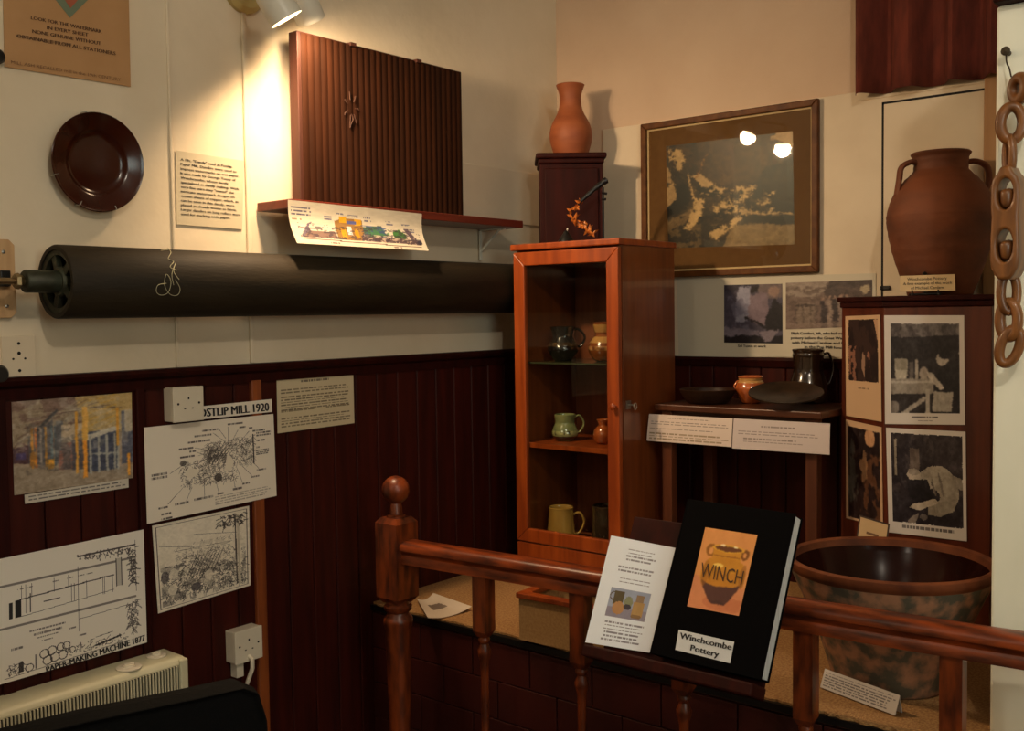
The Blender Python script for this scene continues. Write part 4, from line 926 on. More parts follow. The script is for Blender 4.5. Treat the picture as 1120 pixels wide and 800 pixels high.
a.poly([(.24, .58), (.30, .54), (.31, .66), (.18, .84), (.14, .82)], (190, 176, 146)); a.poly([(.34, .88), (.52, .76), (.60, .70), (.66, .70), (.54, .82), (.40, .94)], (194, 180, 150)); a.blob(22, .6, (60, 52, 40), 18, (.1, .5, .7, 1), .8)
a.poly([(.58, .68), (.98, .72), (1, .74), (.60, .71)], (180, 166, 138)); a.poly([(.60, .72), (.98, .75), (1, .82), (.62, .79)], (36, 32, 26)); a.poly([(.54, .81), (.66, .79), (1, .83), (1, 1), (.44, 1)], (142, 130, 106)); a.line(.25, .36, .34, .12, .010, (150, 118, 70)); a.blur(1); a.noise(30, .09, 12); a.a = np.clip((a.a-.12)*1.4, 0, 1)*np.array([.92, .80, .66])
picmesh('aerial_photo', q, a, t=.0003, rough=.4).parent = None
o = bpy.data.objects[-1] if False else [x for x in bpy.data.objects if x.name.startswith('aerial_photo')][0]; o.parent = fr; o.matrix_parent_inverse = par_inv(fr)
P_(MB().box((-.0262, y0+.019, z0+.019), (-.0242, y1-.019, z1-.019)), 'glass_pane', GLASS, fr)
# mounted card with two photographs
cx_ = -.014
q = quad(PX(cx_), (740, 305), (958, 299), (958, 391), (742.5, 390.5)); a = Pic(60, 30, (206, 198, 176))
po = paper('photo_card', q, a, 'white card with two old photographs and captions below the framed picture', 'display card', t=.0015)
def subpic(par, nm, q, a, rough=.4, coat=.25, t=.0004):
    o = picmesh(nm, q, a, t=t, rough=rough, coat=coat); o.parent = par
    if par.type == 'EMPTY' or par.location.length > 0: o.matrix_parent_inverse = par_inv(par)
    return o
q = quad(PX(cx_-.001), (792, 312), (855.5, 310.5), (856, 376), (792, 375)); a = Pic(70, 76, (72, 68, 84), warp=0.07)
a.rect(0, 0, 1, .12, (50, 46, 60)); a.poly([(.25, .05), (.45, .02), (.48, .6), (.2, .65)], (150, 150, 168)); a.blob(5, .5, (110, 108, 128), 2, (.05, .2, .45, .9), .7); a.rect(.46, .02, .6, .14, (28, 24, 30))
a.rect(.6, .0, 1, .25, (110, 96, 96)); a.poly([(.45, .18), (.75, .15), (.8, .7), (.55, .7), (.42, .55)], (124, 108, 118)); a.ell(.86, .13, .09, .09, (146, 120, 108)); a.poly([(.86, .25), (1, .35), (1, .78), (.74, .80), (.72, .6), (.80, .4)], (22, 20, 28))
a.line(.38, .56, .72, .74, .035, (20, 18, 24)); a.poly([(.0, .72), (.6, .78), (.6, .9), (0, .88)], (120, 112, 126)); a.rect(0, .88, 1, 1, (24, 22, 30)); a.poly([(.6, .8), (.95, .76), (.8, .98), (.72, .99)], (128, 118, 128)); a.blur(1); a.noise(20, .07, 4)
subpic(po, 'left_photo', q, a)
q = quad(PX(cx_-.001), (859.5, 309.5), (954, 306), (954, 357), (859.5, 360.5)); a = Pic(100, 56, (118, 100, 92), warp=0.07)
a.poly([(0, 0), (.6, 0), (.35, .35), (0, .3)], (150, 136, 124)); a.poly([(.5, 0), (1, 0), (1, .5), (.6, .5), (.45, .25)], (70, 58, 56)); a.blob(9, .5, (96, 80, 72), 3, (0, .1, 1, .6), .7); a.rect(.12, .45, .36, .95, (128, 112, 100)); a.line(.12, .5, .36, .5, .03, (70, 58, 54))
for x in (.12, .2, .3, .36): a.rect(x, .5, x+.015, 1, (84, 70, 64))
for x, c in ((.42, (56, 46, 48)), (.5, (150, 132, 120)), (.56, (54, 44, 46)), (.63, (140, 122, 112)), (.70, (60, 50, 50))): a.poly([(x, .4), (x+.05, .4), (x+.07, 1), (x-.01, 1)], c); a.ell(x+.025, .35, .018, .05, (156, 128, 112))
a.ell(.92, .2, .05, .1, (176, 160, 130)); a.rect(0, .88, 1, 1, (140, 122, 110), .6); a.blur(1); a.noise(24, .09, 5)
subpic(po, 'right_photo', q, a)
pp = PX(cx_-.0001)
textmesh([('Sid Tustin at work', lineq(pp, 807, 379.8, 838, 380.2, 2.8), .005)], po, 'left_caption'); textmesh([('Elijah Comfort, left, who had worked at', lineq(pp, 865.5, 366, 935, 366, 3), .005), ('pottery before the Great War. Elijah', lineq(pp, 865, 371, 935, 371.5, 3), .005), ('with Michael Cardew and his Pug', lineq(pp, 866, 376, 935, 377, 3), .005), ('in the Pug Mill house', lineq(pp, 880, 380.8, 925, 382, 3), .005)], po)

# ================================================================ TABLE WITH POTS
TX = -.37; tzt = onx(812, 447, TX).z; ty0 = onx(716, 450, TX).y; ty1 = -1.185
tb = thing('side_table', 'dark wooden table with plain legs between the display cabinet and the canted cabinet', 'table', ((TX)/2, (ty0+ty1)/2, DT))
P_(MB().box((TX, ty1, tzt-.02), (-.05, ty0, tzt)), 'tabletop', M_tab, tb, bevel=.003)
P_(MB().box((TX+.025, ty1+.02, tzt-.09), (TX+.04, ty0-.02, tzt-.0205)), 'apron', M_tab, tb)
for x in (TX+.03, -.08):
    for y in (ty1+.035, ty0-.035): P_(MB().box((x-.017, y-.017, DT), (x+.017, y+.017, tzt-.0205)), 'leg', M_tabl, tb, bevel=.002)
tz = tzt+.0005
def sheetcurve(amp): return lambda u, v: Vector((-amp*math.sin(v*PI*.5), 0, 0))
q = quad(PX(TX-.003), (710, 453), (801.5, 458), (801, 489), (708.5, 482)); a = Pic(110, 36, (216, 198, 184))
a.words(.24, .1, .76, .16, 1, (120, 104, 92), .6); a.words(.04, .24, .98, .42, 2, (110, 98, 88), .4, seed=2); a.words(.03, .5, .82, .58, 1, (110, 98, 88), .5); a.words(.03, .68, .97, .96, 3, (130, 112, 80), .4, seed=4)
paper('information_sheet', q, a, 'left of the two printed sheets hanging from the front edge of the side table', 'notice', curve=sheetcurve(.006), t=.0005)
q = quad(PX(TX-.003), (802.5, 458), (908, 463.5), (908, 497.5), (801.5, 490.5)); a = Pic(120, 36, (206, 192, 186))
a.words(.3, .2, .68, .26, 1, (120, 108, 104), .7); a.words(.06, .38, .9, .56, 2, (120, 108, 104), .4, seed=2); a.words(.12, .62, .74, .80, 2, (130, 118, 112), .4, seed=4)
paper('information_sheet', q, a, 'right of the two printed sheets on the side table, nearer the photo cabinet', 'notice', curve=sheetcurve(.004), t=.0005)
def tabpt(px, py): return onz(px, py, tz)
P = tabpt(774, 441); g_dish = mat('dark_dish_glaze', rgb(50, 28, 16), .45, rgb(38, 22, 12), 12, spec=.2); s = (P-CAM).dot(FW)/FPX
pot('shallow_dish', 'shallow dark brown dish at the left end of the side table', 'dish', (P.x, P.y, tz), [(20*s, 0), (23*s, 2*s), (28*s, 9*s), (30.5*s, 15*s)], g_dish)
P = tabpt(821, 441); s = (P-CAM).dot(FW)/FPX
pot('orange_pot', 'small bulbous orange brown glazed pot on the side table behind the plate', 'pot', (P.x, P.y, tz), [(9*s, 0), (11*s, 2*s), (15.5*s, 11*s), (17*s, 17*s), (14.5*s, 23*s), (12.5*s, 25*s), (14*s, 29*s)], g_ora, handles=[(13*s, 23*s, 16*s, 14*s, 3*s, .003, RANG+PI)], band=[(22*s, 28*s, g_cream, .0006)])
P = tabpt(884, 440.5); s = (P-CAM).dot(FW)/FPX
pot('pottery_tankard', 'tall dark glazed jug with ringed sides and handle on the side table', 'jug', (P.x, P.y, tz), [(17*s, 0), (19.5*s, 3*s), (21*s, 14*s), (20*s, 22*s), (16.5*s, 33*s), (16*s, 40*s), (16.4*s, 50*s), (17*s, 52*s), (16.5*s, 55*s), (17.5*s, 58*s)], glaze('olive_black_glaze', rgb(50, 34, 20), rgb(30, 20, 13)), handles=[(17*s, 52*s, 19*s, 20*s, 9*s, .005, RANG)])
P = tabpt(858, 446.5); s = (P-CAM).dot(FW)/FPX
t = thing('dark_plate', 'wide dark glazed plate resting tilted on the side table in front of the pots', 'plate', (P.x+.01, P.y, tz+.028), 0)
t.rotation_euler = (0, math.radians(-13), math.radians(22))
MB().lathe([(.0001, .004), (.05, .004), (.058, .007), (39*s, .018), (40*s, .020), (40*s, .016), (.06, .001), (.0001, .0005)], 60, cap=False).build('dish', mat('speckled_plate_glaze', rgb(50, 34, 20), .4, rgb(28, 19, 12), 30, spec=.25), t, smooth=True)

# ================================================================ CANTED CABINET WITH PHOTOGRAPHS
Pm = Vector((-.31, -2.35+(2.83)*math.tan(math.radians(17.8)), 0))
fd = Vector((math.cos(math.radians(100)), math.sin(math.radians(100)), 0)); fn = Vector((-fd.y, fd.x, 0)); fn = fn if fn.x < 0 else -fn
C1 = onp(966.5, 450, Pm, fn); C1.z = 0; C0 = onp(1084, 450, Pm, fn); C0.z = 0
cd = Vector((math.cos(math.radians(60)), math.sin(math.radians(60)), 0)); cn = Vector((-cd.y, cd.x, 0)); C2 = onp(920.5, 450, C1, cn); C2.z = 0
if cn.dot(CAM-C1) < 0: cn = -cn
ztop = onp(1000, 323.5, Pm, fn).z
pc3 = thing('photo_cabinet', 'dark wooden canted cabinet with old photographs fixed to its faces', 'cabinet', (C1.x, C1.y, DT))
plan = [C2, C1, C0, Vector((-.04, C0.y-.01, 0)), Vector((-.04, C2.y, 0))]
cen = sum(plan, Vector())/5
ex = lambda k: [p+(p-cen).normalized()*k for p in plan]
def pri(pts, z0, z1): return MB().prism([(p.x, p.y) for p in pts], z0, z1)
P_(pri(plan, DT, ztop-.03), 'body', M_cabs if False else mat('dark_cabinet_wood', rgb(96, 42, 22), .35, rgb(72, 29, 15), 6, (6, 6, .5), coat=.3), pc3, bevel=.002)
mb = MB().prism([(p.x, p.y) for p in ex(.006)], ztop-.03, ztop-.014); mb.prism([(min(p.x, -.02), p.y) for p in ex(.014)], ztop-.014, ztop)
P_(mb, 'cornice', M_mahdk, pc3, bevel=.003)
FP = lambda off: (lambda a_, b_: onp(a_, b_, Pm+fn*off, fn)); CP = lambda off: (lambda a_, b_: onp(a_, b_, C1+cn*off, cn))
# upper right: potter at a bench
grp = 'old photographs fixed to the photo cabinet'
q = quad(FP(.0025), (967, 345), (1054.5, 345), (1055.5, 465), (968, 464)); a = Pic(100, 136, (222, 216, 210), warp=.02)
a.rect(.08, .075, .94, .90, (36, 32, 36)); a.rect(.08, .075, .94, .2, (110, 104, 104)); a.blob(6, .5, (70, 64, 66), 1, (.08, .075, .94, .2), .7); a.poly([(.08, .21), (.94, .18), (.94, .26), (.08, .24)], (40, 36, 40))
a.rect(.13, .40, .30, .56, (150, 144, 130)); a.rect(.14, .50, .28, .58, (190, 184, 170)); a.rect(.32, .42, .37, .58, (90, 84, 82)); a.rect(.39, .40, .43, .58, (170, 162, 150)); a.ell(.50, .53, .06, .06, (160, 150, 140)); a.rect(.08, .58, .62, .72, (150, 144, 136)); a.rect(.08, .60, .60, .62, (190, 184, 176))
a.rect(.10, .73, .56, .9, (40, 36, 40)); a.poly([(.2, .9), (.5, .74), (.56, .75), (.3, .9)], (170, 164, 156)); a.rect(.52, .68, .57, .9, (180, 174, 166)); a.ell(.12, .84, .06, .06, (120, 114, 110))
a.ell(.73, .40, .075, .06, (176, 168, 158)); a.ell(.77, .36, .08, .04, (30, 26, 30)); a.poly([(.72, .47), (.88, .44), (.94, .56), (.90, .70), (.66, .70), (.66, .54)], (26, 24, 28)); a.poly([(.54, .52), (.60, .52), (.76, .66), (.70, .69), (.56, .58)], (190, 182, 172)); a.poly([(.62, .70), (.86, .70), (.84, .88), (.60, .88)], (176, 170, 160)); a.noise(12, .10, 8, (.08, .07, .94, .9)); a.blur(1); a.noise(30, .1, 3, (.08, .07, .94, .9)); a.margin(.08, .075, .94, .90, (222, 216, 210)); a.words(.34, .925, .70, .945, 1, (60, 56, 56), .9); a.words(.42, .96, .62, .97, 1, (120, 114, 110), .9)
paper('pottery_photograph', q, a, 'black and white photograph of a potter at a bench, upper right on the cabinet', 'photograph', grp, rough=.4, coat=.25)
q = quad(FP(.0025), (969, 468), (1056, 472.5), (1057.5, 592.5), (972, 582.5)); a = Pic(100, 136, (224, 218, 212), warp=.02)
a.rect(.06, .045, .96, .89, (44, 38, 44)); a.blob(7, .5, (66, 58, 60), 2, (.06, .05, .96, .6), .7); a.rect(.10, .1, .13, .45, (150, 140, 124)); a.rect(.3, .18, .42, .42, (100, 88, 82)); a.rect(.62, .07, .96, .4, (54, 46, 50))
a.ell(.64, .48, .22, .15, (172, 164, 150)); a.ell(.76, .58, .15, .15, (160, 152, 138)); a.poly([(.52, .70), (.90, .62), (.84, .74), (.68, .80), (.52, .79)], (150, 142, 128)); a.ell(.58, .62, .10, .07, (40, 34, 40)); a.line(.55, .42, .62, .60, .02, (110, 102, 94)); a.line(.66, .40, .72, .60, .02, (124, 116, 106)); a.ell(.50, .44, .08, .07, (160, 152, 138)); a.ell(.35, .43, .09, .055, (184, 172, 156)); a.ell(.35, .40, .08, .03, (150, 140, 128)); a.poly([(.25, .48), (.52, .46), (.6, .64), (.4, .70), (.28, .62)], (24, 20, 26)); a.poly([(.34, .70), (.62, .64), (.66, .68), (.4, .76), (.28, .74)], (190, 178, 160)); a.poly([(.82, .40), (.96, .44), (.96, .54), (.86, .52)], (150, 142, 130))
a.poly([(.26, .86), (.4, .78), (.36, .89), (.26, .89)], (130, 120, 112)); a.ell(.46, .82, .05, .03, (110, 102, 98)); a.noise(12, .10, 7, (.06, .05, .96, .89)); a.noise(30, .1, 5, (.06, .05, .96, .9)); a.margin(.06, .045, .96, .89, (224, 218, 212)); a.words(.18, .915, .88, .94, 1, (60, 56, 56), .9)
paper('pottery_photograph', q, a, 'black and white photograph of a bending potter in white shirt, lower right', 'photograph', grp, rough=.4, coat=.25)
q = quad(CP(.0025), (924.5, 346), (962.5, 344.5), (964, 461.5), (925.5, 455)); a = Pic(60, 136, (206, 172, 136), warp=.03)
a.rect(.09, .035, .93, .64, (56, 40, 36)); a.blob(6, .48, (34, 24, 24), 3, (.09, .035, .93, .64), .8); a.poly([(.82, .04), (.96, .04), (.95, .3)], (190, 150, 118)); a.blob(8, .58, (150, 104, 84), 4, (.1, .3, .7, .64), .9); a.poly([(.5, .35), (.58, .4), (.55, .6), (.46, .5)], (150, 120, 100)); a.margin(.09, .035, .93, .64, (206, 172, 136)); a.words(.35, .70, .68, .72, 1, (110, 90, 70), .8)
paper('pottery_photograph', q, a, 'brownish photograph with wide lower margin, upper left on the canted face', 'photograph', grp, rough=.4, coat=.25)
q = quad(CP(.0025), (925, 459), (964, 467.5), (965.5, 577), (925.5, 567)); a = Pic(60, 136, (206, 172, 136), warp=.03)
a.rect(.06, .06, .95, .98, (40, 28, 28)); a.blob(6, .52, (84, 84, 76), 3, (.06, .1, .5, .9), .8); a.blob(9, .54, (110, 74, 50), 6, (.4, .3, .95, .95), .8); a.ell(.68, .14, .14, .09, (196, 150, 112)); a.poly([(.5, .25), (.58, .3), (.6, .55), (.44, .6)], (160, 122, 88)); a.ell(.5, .42, .12, .07, (170, 128, 90)); a.blur(1); a.noise(20, .08, 2, (.06, .06, .95, .98)); a.margin(.06, .06, .95, .98, (206, 172, 136))
paper('pottery_photograph', q, a, 'dark brown photograph with a face near the top, lower left on the canted face', 'photograph', grp, rough=.4, coat=.25)
# framed small card leaning at the cabinet foot
lx = Pm+fn*.13+Vector((0, 0, DAIS+.02))
q = quad(lambda a_, b_: onp(a_, b_, lx, (fn+Vector((0, 0, .25))).normalized()), (940, 563.5), (973, 573.5), (958, 690), (924, 680)); a = Pic(40, 130, (198, 166, 120))
a.rect(0, 0, 1, .015, (60, 40, 24)); a.rect(0, 0, .06, 1, (60, 40, 24)); a.rect(.94, 0, 1, 1, (60, 40, 24)); a.rect(.3, .13, .7, .15, (110, 76, 44))
paper('small_notice', q, a, 'small tan notice with a dark border leaning behind the wide bowl', 'notice', t=.004)
# amphora
az = ztop+.0005; Pa = CAM+ray(1028, 322)*2.86; s = 2.86/FPX*.955
am = thing('two_handled_jar', 'large brown unglazed two handled jar standing on the photo cabinet', 'jar', (Pa.x, Pa.y, az))
sy = (322-160)*s
pr = [(34, 0), (36, 4), (45, 28), (53, 55), (58, 82), (57.5, 96), (51, 116), (40, 131), (31, 140), (29, 147), (30, 156), (32.5, 161)]
pr = [(a_*s, b_*s) for a_, b_ in pr]; sp_ = sprof(pr, 6)
# gentle throwing rings
sp2 = [(r+.0007*math.sin(z*380), z) for r, z in sp_]
full = [(.0001, 0)]+sp2+[(31*s, 162.5*s)]+[(max(.001, r-.008), z) for r, z in sp_[::-1] if z > .012]+[(.0001, .01)]
MB().lathe(full, 72, cap=False).build('body', M_amph, am, smooth=True, weld=True)
for sg, kk in ((1, 1), (-1, .86)):
    M = Matrix.Rotation(RANG+(0.0 if sg > 0 else PI), 4, 'Z')
    pts = spline([M @ Vector((28*s, 0, 151*s)), M @ Vector((40*s*kk, 0, 152*s)), M @ Vector((52*s*kk, 0, 146*s)), M @ Vector((55*s*kk, 0, 132*s)), M @ Vector((50*s, 0, 114*s))], 7)
    MB().tube(pts, .0105, 12, flat=(1.3, .7)).build('handle', M_amph, am, smooth=True)
# sign on a little easel
zq = ztop+.0005
Pl = Pm+fn*(-.014); 
q = quad(lambda a_, b_: onp(a_, b_, Pl, fn), (984, 302), (1044, 300), (1045, 318), (984.5, 319.5)); 
es = thing('easel_sign', 'cream name card on a tiny black easel in front of the two handled jar', 'sign', tuple(bil(q, .5, 1)))
es.location.z = zq
a = Pic(20, 8, (216, 190, 146)); o = picmesh('name_card', q, a, t=.003); o.parent = es; o.matrix_parent_inverse = par_inv(es)
o2 = textmesh([('Winchcombe Pottery', sub(q, .14, .12, .86, .30), 0), ('A fine example of the work', sub(q, .06, .40, .95, .58), 0), ('of Michael Cardew', sub(q, .20, .68, .80, .86), 0)], None, m=M_ink); o2.parent = es; o2.matrix_parent_inverse = par_inv(es)
cb_ = bil(q, .45, 1); mb = MB()
for k in (-.03, .035):
    b_ = cb_+fd*(-k); mb.tube([Vector((b_.x, b_.y, zq+.003))+fn*.012, Vector((b_.x, b_.y, zq+.003))-fn*.008], .003, 8).tube([Vector((b_.x, b_.y, zq))+fn*.010, Vector((b_.x, b_.y, zq+.014))+fn*.010], .0025, 8)
mb.tube([Vector((cb_.x, cb_.y, zq+.003))-fd*.04-fn*.006, Vector((cb_.x, cb_.y, zq+.003))+fd*.04-fn*.006], .003, 8)
mb.tube([Vector((cb_.x, cb_.y, zq+.003))-fn*.010, bil(q, .45, -.15)-fn*.006], .003, 8).lathe(sprof([(0, -.006), (.007, 0), (0, .006)], 3), 10, bil(q, .46, -.1)-fn*.006)
P_(mb, 'easel', M_black, es)

# ================================================================ WIDE BOWL, CARD, PAPER, BOX ON THE PLATFORM
bc = Vector((-.725, -2.35+2.415*math.tan(math.radians(19.35)), DT)); bR = .232; bH = (EYE-.585)-DT
bw = thing('pancheon_bowl', 'very wide earthenware bowl with dark glazed inside behind the handrail', 'bowl', tuple(bc))
out_ = sprof([(.122, 0), (.130, .008), (.142, .05), (.165, .12), (.194, .19), (.214, .235), (bR-.006, bH-.03)], 6)
rimo = [(bR-.002, bH-.024), (bR+.004, bH-.016), (bR+.004, bH-.004), (bR-.004, bH), (bR-.014, bH-.004)]
ins = [(r-.014, z) for r, z in out_[::-1] if z > .016]+[(.0001, .014)]
MB().lathe([(.0001, 0)]+out_+[(bR-.004, bH-.025)], 84, cap=False).build('outer_wall', M_bowlo, bw, smooth=True)
MB().lathe([(bR-.006, bH-.03)]+rimo+[(bR-.019, bH-.03)], 84, cap=False).build('rim', M_rim, bw, smooth=True)
MB().lathe([(bR-.013, bH-.006)]+ins, 84, cap=False).build('inner_glaze', M_bowli, bw, smooth=True)
# folded label by the bowl
e0 = onz(897, 752, DT+.003); e1 = onz(979, 783, DT+.003); tl_ = onz(899, 738, DT+.04); 
u_ = (e1-e0); hN = Vector((-u_.y, u_.x, 0)).normalized(); hN = hN if hN.x > 0 else -hN
q = [e0+hN*.016+Vector((0, 0, .040)), e1+hN*.016+Vector((0, 0, .040)), e1, e0]
a = Pic(110, 30, (212, 206, 198)); a.words(.03, .12, .97, .95, 6, (90, 86, 88), .45)
lc = paper('folded_label', q, a, 'folded white label standing on the hessian in front of the wide bowl', 'label', rough=.3, coat=.4)
bk = MB().hexa([q[0], q[1], q[1]+hN*.008-Vector((0, 0, .040)), q[0]+hN*.008-Vector((0, 0, .040))], [q[0]+Vector((0, 0, .0008)), q[1]+Vector((0, 0, .0008)), q[1]+hN*.009-Vector((0, 0, .039)), q[0]+hN*.009-Vector((0, 0, .039))]); bk.build('back_flap', M_pages, lc)
# loose sheet
q = [onz(*p, DT+.002) for p in ((456, 659), (474, 653), (516, 668), (468, 680.5))]; a = Pic(50, 40, (206, 190, 170)); a.poly([(.3, .3), (.7, .35), (.75, .6), (.3, .6)], (120, 104, 92)); a.noise(12, .04, 3, (.3, .3, .8, .7))
paper('loose_sheet', q, a, 'loose curled sheet lying on the hessian behind the first spindle', 'paper', curve=lambda u, v: Vector((0, 0, .012*(u-.5)**2*4)), t=.0006)
# shallow wooden box with hessian front
f0 = onz(568, 700, DT); f1 = onz(640, 716, DT); bh = .115
bd = (f1-f0); bd.z = 0; bl_ = .27; bd.normalize(); bn = Vector((-bd.y, bd.x, 0)); bn = bn if bn.x > 0 else -bn
bxo = thing('display_box', 'open topped wooden box with hessian covered sides behind the spindles', 'box', (f0.x, f0.y, DT), math.atan2(bd.y, bd.x))
sg = 1 if Vector((-bd.y, bd.x, 0)).dot(bn) > 0 else -1
dpt = .18*sg; T_ = .014
def bx_(x0, y0, z0, x1, y1, z1): return MB().box((x0, y0, z0), (x1, y1, z1))
mb = MB().box((0, 0, 0), (bl_, T_*sg, bh)).box((0, dpt, 0), (bl_, dpt-T_*sg, bh)).box((0, T_*sg, 0), (T_, dpt-T_*sg, bh)).box((bl_-T_, T_*sg, 0), (bl_, dpt-T_*sg, bh)).box((T_, T_*sg, 0), (bl_-T_, dpt-T_*sg, .01))
mb.build('box_sides', M_boxc, bxo, bevel=.001)
mb = MB(); e = .006
for (X0, Y0, X1, Y1) in ((-e, -e*sg, bl_+e, .024*sg), (-e, dpt+e*sg, bl_+e, dpt-.024*sg), (-e, .024*sg, .024, dpt-.024*sg), (bl_-.024, .024*sg, bl_+e, dpt-.024*sg)): mb.box((X0, Y0, bh+.0002), (X1, Y1, bh+.014))
mb.build('top_frame', M_cab, bxo, bevel=.002)
MB().box((T_, T_*sg, .0105), (bl_-T_, dpt-T_*sg, .012)).build('box_lining', M_black, bxo)

# ================================================================ BOOK REST, ALBUM, SHEET
X_b = -1.33
Bp = onx(640, 703, X_b); dvec = Vector((.105, 0, .22)).normalized(); across = Vector((0, -1, 0)); pn = Vector((-.22, 0, .105)).normalized()
BK = lambda off: (lambda a_, b_: onp(a_, b_, Bp+pn*off, pn))
rest = thing('book_rest', 'sloping varnished wooden book rest fixed on the handrail', 'book rest', tuple(Bp))
# board: from left of the sheet to right of the album
bl0 = BK(-.045)(655, 704); ub = lambda y, t, off: Vector((X_b, y, Bp.z))+pn*off+dvec*t
yL = Bp.y-.02; yR = onp(838, 730, Bp+pn*0, pn).y+.02
def slab(y0, y1, t0, t1, o0, o1): return MB().hexa([ub(y0, t0, o0), ub(y1, t0, o0), ub(y1, t1, o0), ub(y0, t1, o0)], [ub(y0, t0, o1), ub(y1, t0, o1), ub(y1, t1, o1), ub(y0, t1, o1)])
P_(slab(yL, yR, -.02, .30, -.058, -.044), 'sloping_board', M_mahdk, rest, bevel=.002)
mb = slab(yL+.01, yR-.01, -.03, -.004, -.044, .022); P_(mb, 'ledge', M_mahdk, rest, bevel=.004)
# sheet with a photograph (leans on the board)
so = -.040
q = quad(BK(so), (668.5, 586), (740.5, 600), (711.5, 714.5), (640, 703)); a = Pic(86, 120, (226, 235, 246))
for x0, y0, x1, y1, n_, sd in ((.22, .09, .72, .215, 4, 1), (.12, .255, .78, .335, 2, 3), (.24, .36, .76, .43, 2, 5), (.24, .765, .84, .965, 6, 7)): pass
a.words(.30, .09, .74, .215, 4, (100, 98, 110), .42, seed=1, cen=True); a.words(.2, .26, .82, .33, 2, (100, 98, 110), .42, seed=3, cen=True); a.words(.28, .365, .76, .43, 2, (110, 108, 120), .4, seed=5, cen=True); a.words(.22, .775, .82, .965, 6, (96, 94, 106), .42, seed=7, cen=True)
a.rect(.2, .47, .80, .73, (150, 160, 184)); a.rect(.2, .64, .80, .73, (136, 132, 150))
a.rect(.27, .49, .42, .62, (84, 74, 50)); a.ring(.26, .54, .035, .006, (90, 80, 54), .72); a.ell(.37, .645, .09, .06, (176, 132, 86)); a.ell(.5, .58, .065, .055, (130, 134, 104)); a.ell(.50, .625, .055, .025, (60, 54, 66)); a.rect(.60, .50, .72, .58, (140, 116, 90)); a.rect(.58, .57, .74, .70, (170, 136, 84)); a.ell(.66, .70, .08, .02, (130, 100, 64)); a.noise(16, .03, 2, (.2, .47, .8, .73))
paper('leaflet', q, a, 'white leaflet with a small pots photograph leaning on the book rest', 'leaflet', t=.0015)
# album
q = quad(BK(0), (753.5, 546), (870.5, 562), (832.5, 744.5), (711.8, 715)); th_ = .034
al = thing('album', 'black album with a pot picture, titled Winchcombe Pottery, on the book rest', 'book', tuple(q[3]))
def lay(o0, o1, inset, nm, m, ins_r=0):
    Q = sub(q, inset, inset, 1-inset, 1-inset) if inset else q
    return P_(MB().hexa([v+pn*o0 for v in Q], [v+pn*o1 for v in Q]), nm, m, al)
lay(-.004, 0, 0, 'front_cover', M_album).modifiers.new('b', 'BEVEL').width = .001
lay(-th_, -.0042, .012, 'pages', M_pages); lay(-th_-.004, -th_-.0002, 0, 'back_cover', M_album)
P_(MB().hexa([q[0]+pn*.0, q[0]+pn*(-th_-.004), q[3]+pn*(-th_-.004), q[3]+pn*0], [v+(q[0]-q[1]).normalized()*.003 for v in (q[0]+pn*0, q[0]+pn*(-th_-.004), q[3]+pn*(-th_-.004), q[3]+pn*0)]), 'spine', M_album, al)
qc = quad(BK(.0008), (771.5, 577), (828.5, 585.5), (808, 674), (751.5, 663.5)); a = Pic(90, 140, (224, 150, 82), warp=0.025); 
a.poly([(0, .6), (1, .68), (1, 1), (0, 1)], (214, 136, 88)); a.ell(.68, .90, .42, .09, (196, 112, 70), .7)
a.ell(.22, .27, .10, .08, (150, 90, 22)); a.ell(.22, .28, .045, .045, (228, 156, 88)); a.ell(.86, .27, .08, .065, (132, 78, 22)); a.ell(.86, .275, .03, .035, (220, 150, 86))
a.ell(.53, .56, .42, .235, (206, 138, 32)); a.poly([(.14, .62), (.92, .62), (.86, .72), (.74, .86), (.70, .90), (.40, .90), (.34, .86), (.20, .72)], (84, 46, 40)); a.ell(.55, .895, .15, .022, (70, 38, 34)); a.ell(.53, .60, .405, .10, (200, 130, 30))
a.rect(.27, .23, .80, .38, (208, 142, 36)); a.ell(.535, .40, .34, .06, (204, 136, 32)); a.ell(.20, .56, .07, .16, (170, 104, 24), .6); a.ell(.90, .54, .06, .15, (150, 90, 22), .6)
a.ell(.535, .225, .31, .05, (228, 168, 54)); a.ell(.535, .228, .25, .033, (104, 54, 22)); a.rect(.29, .315, .78, .33, (160, 94, 20)); a.ell(.42, .19, .05, .014, (255, 236, 190)); a.ell(.66, .20, .04, .012, (255, 236, 190)); a.ell(.42, .44, .10, .03, (246, 204, 100)); a.blur(2); a.noise(8, .03, 3)
subpic(al, 'cover_picture', qc, a, rough=.35)
qt = quad(BK(.0012), (768, 614.5), (814.5, 624), (811, 640), (765.5, 631.5))
o = textmesh([('WINCH', qt, 0)], None, 'pot_lettering', m=mat('dark_brown_print', rgb(74, 44, 16), .5)); o.parent = al; o.matrix_parent_inverse = par_inv(al)
ql = quad(BK(.0008), (742.5, 689), (803, 702.5), (798.5, 726), (738.5, 711)); a = Pic(20, 8, (206, 208, 208)); subpic(al, 'title_label', ql, a, rough=.5, coat=0)
o = textmesh([('Winchcombe', sub(ql, .04, .10, .97, .40), .005), ('Pottery', sub(ql, .27, .56, .78, .86), .005)], None, 'title_text'); o.parent = al; o.matrix_parent_inverse = par_inv(al)

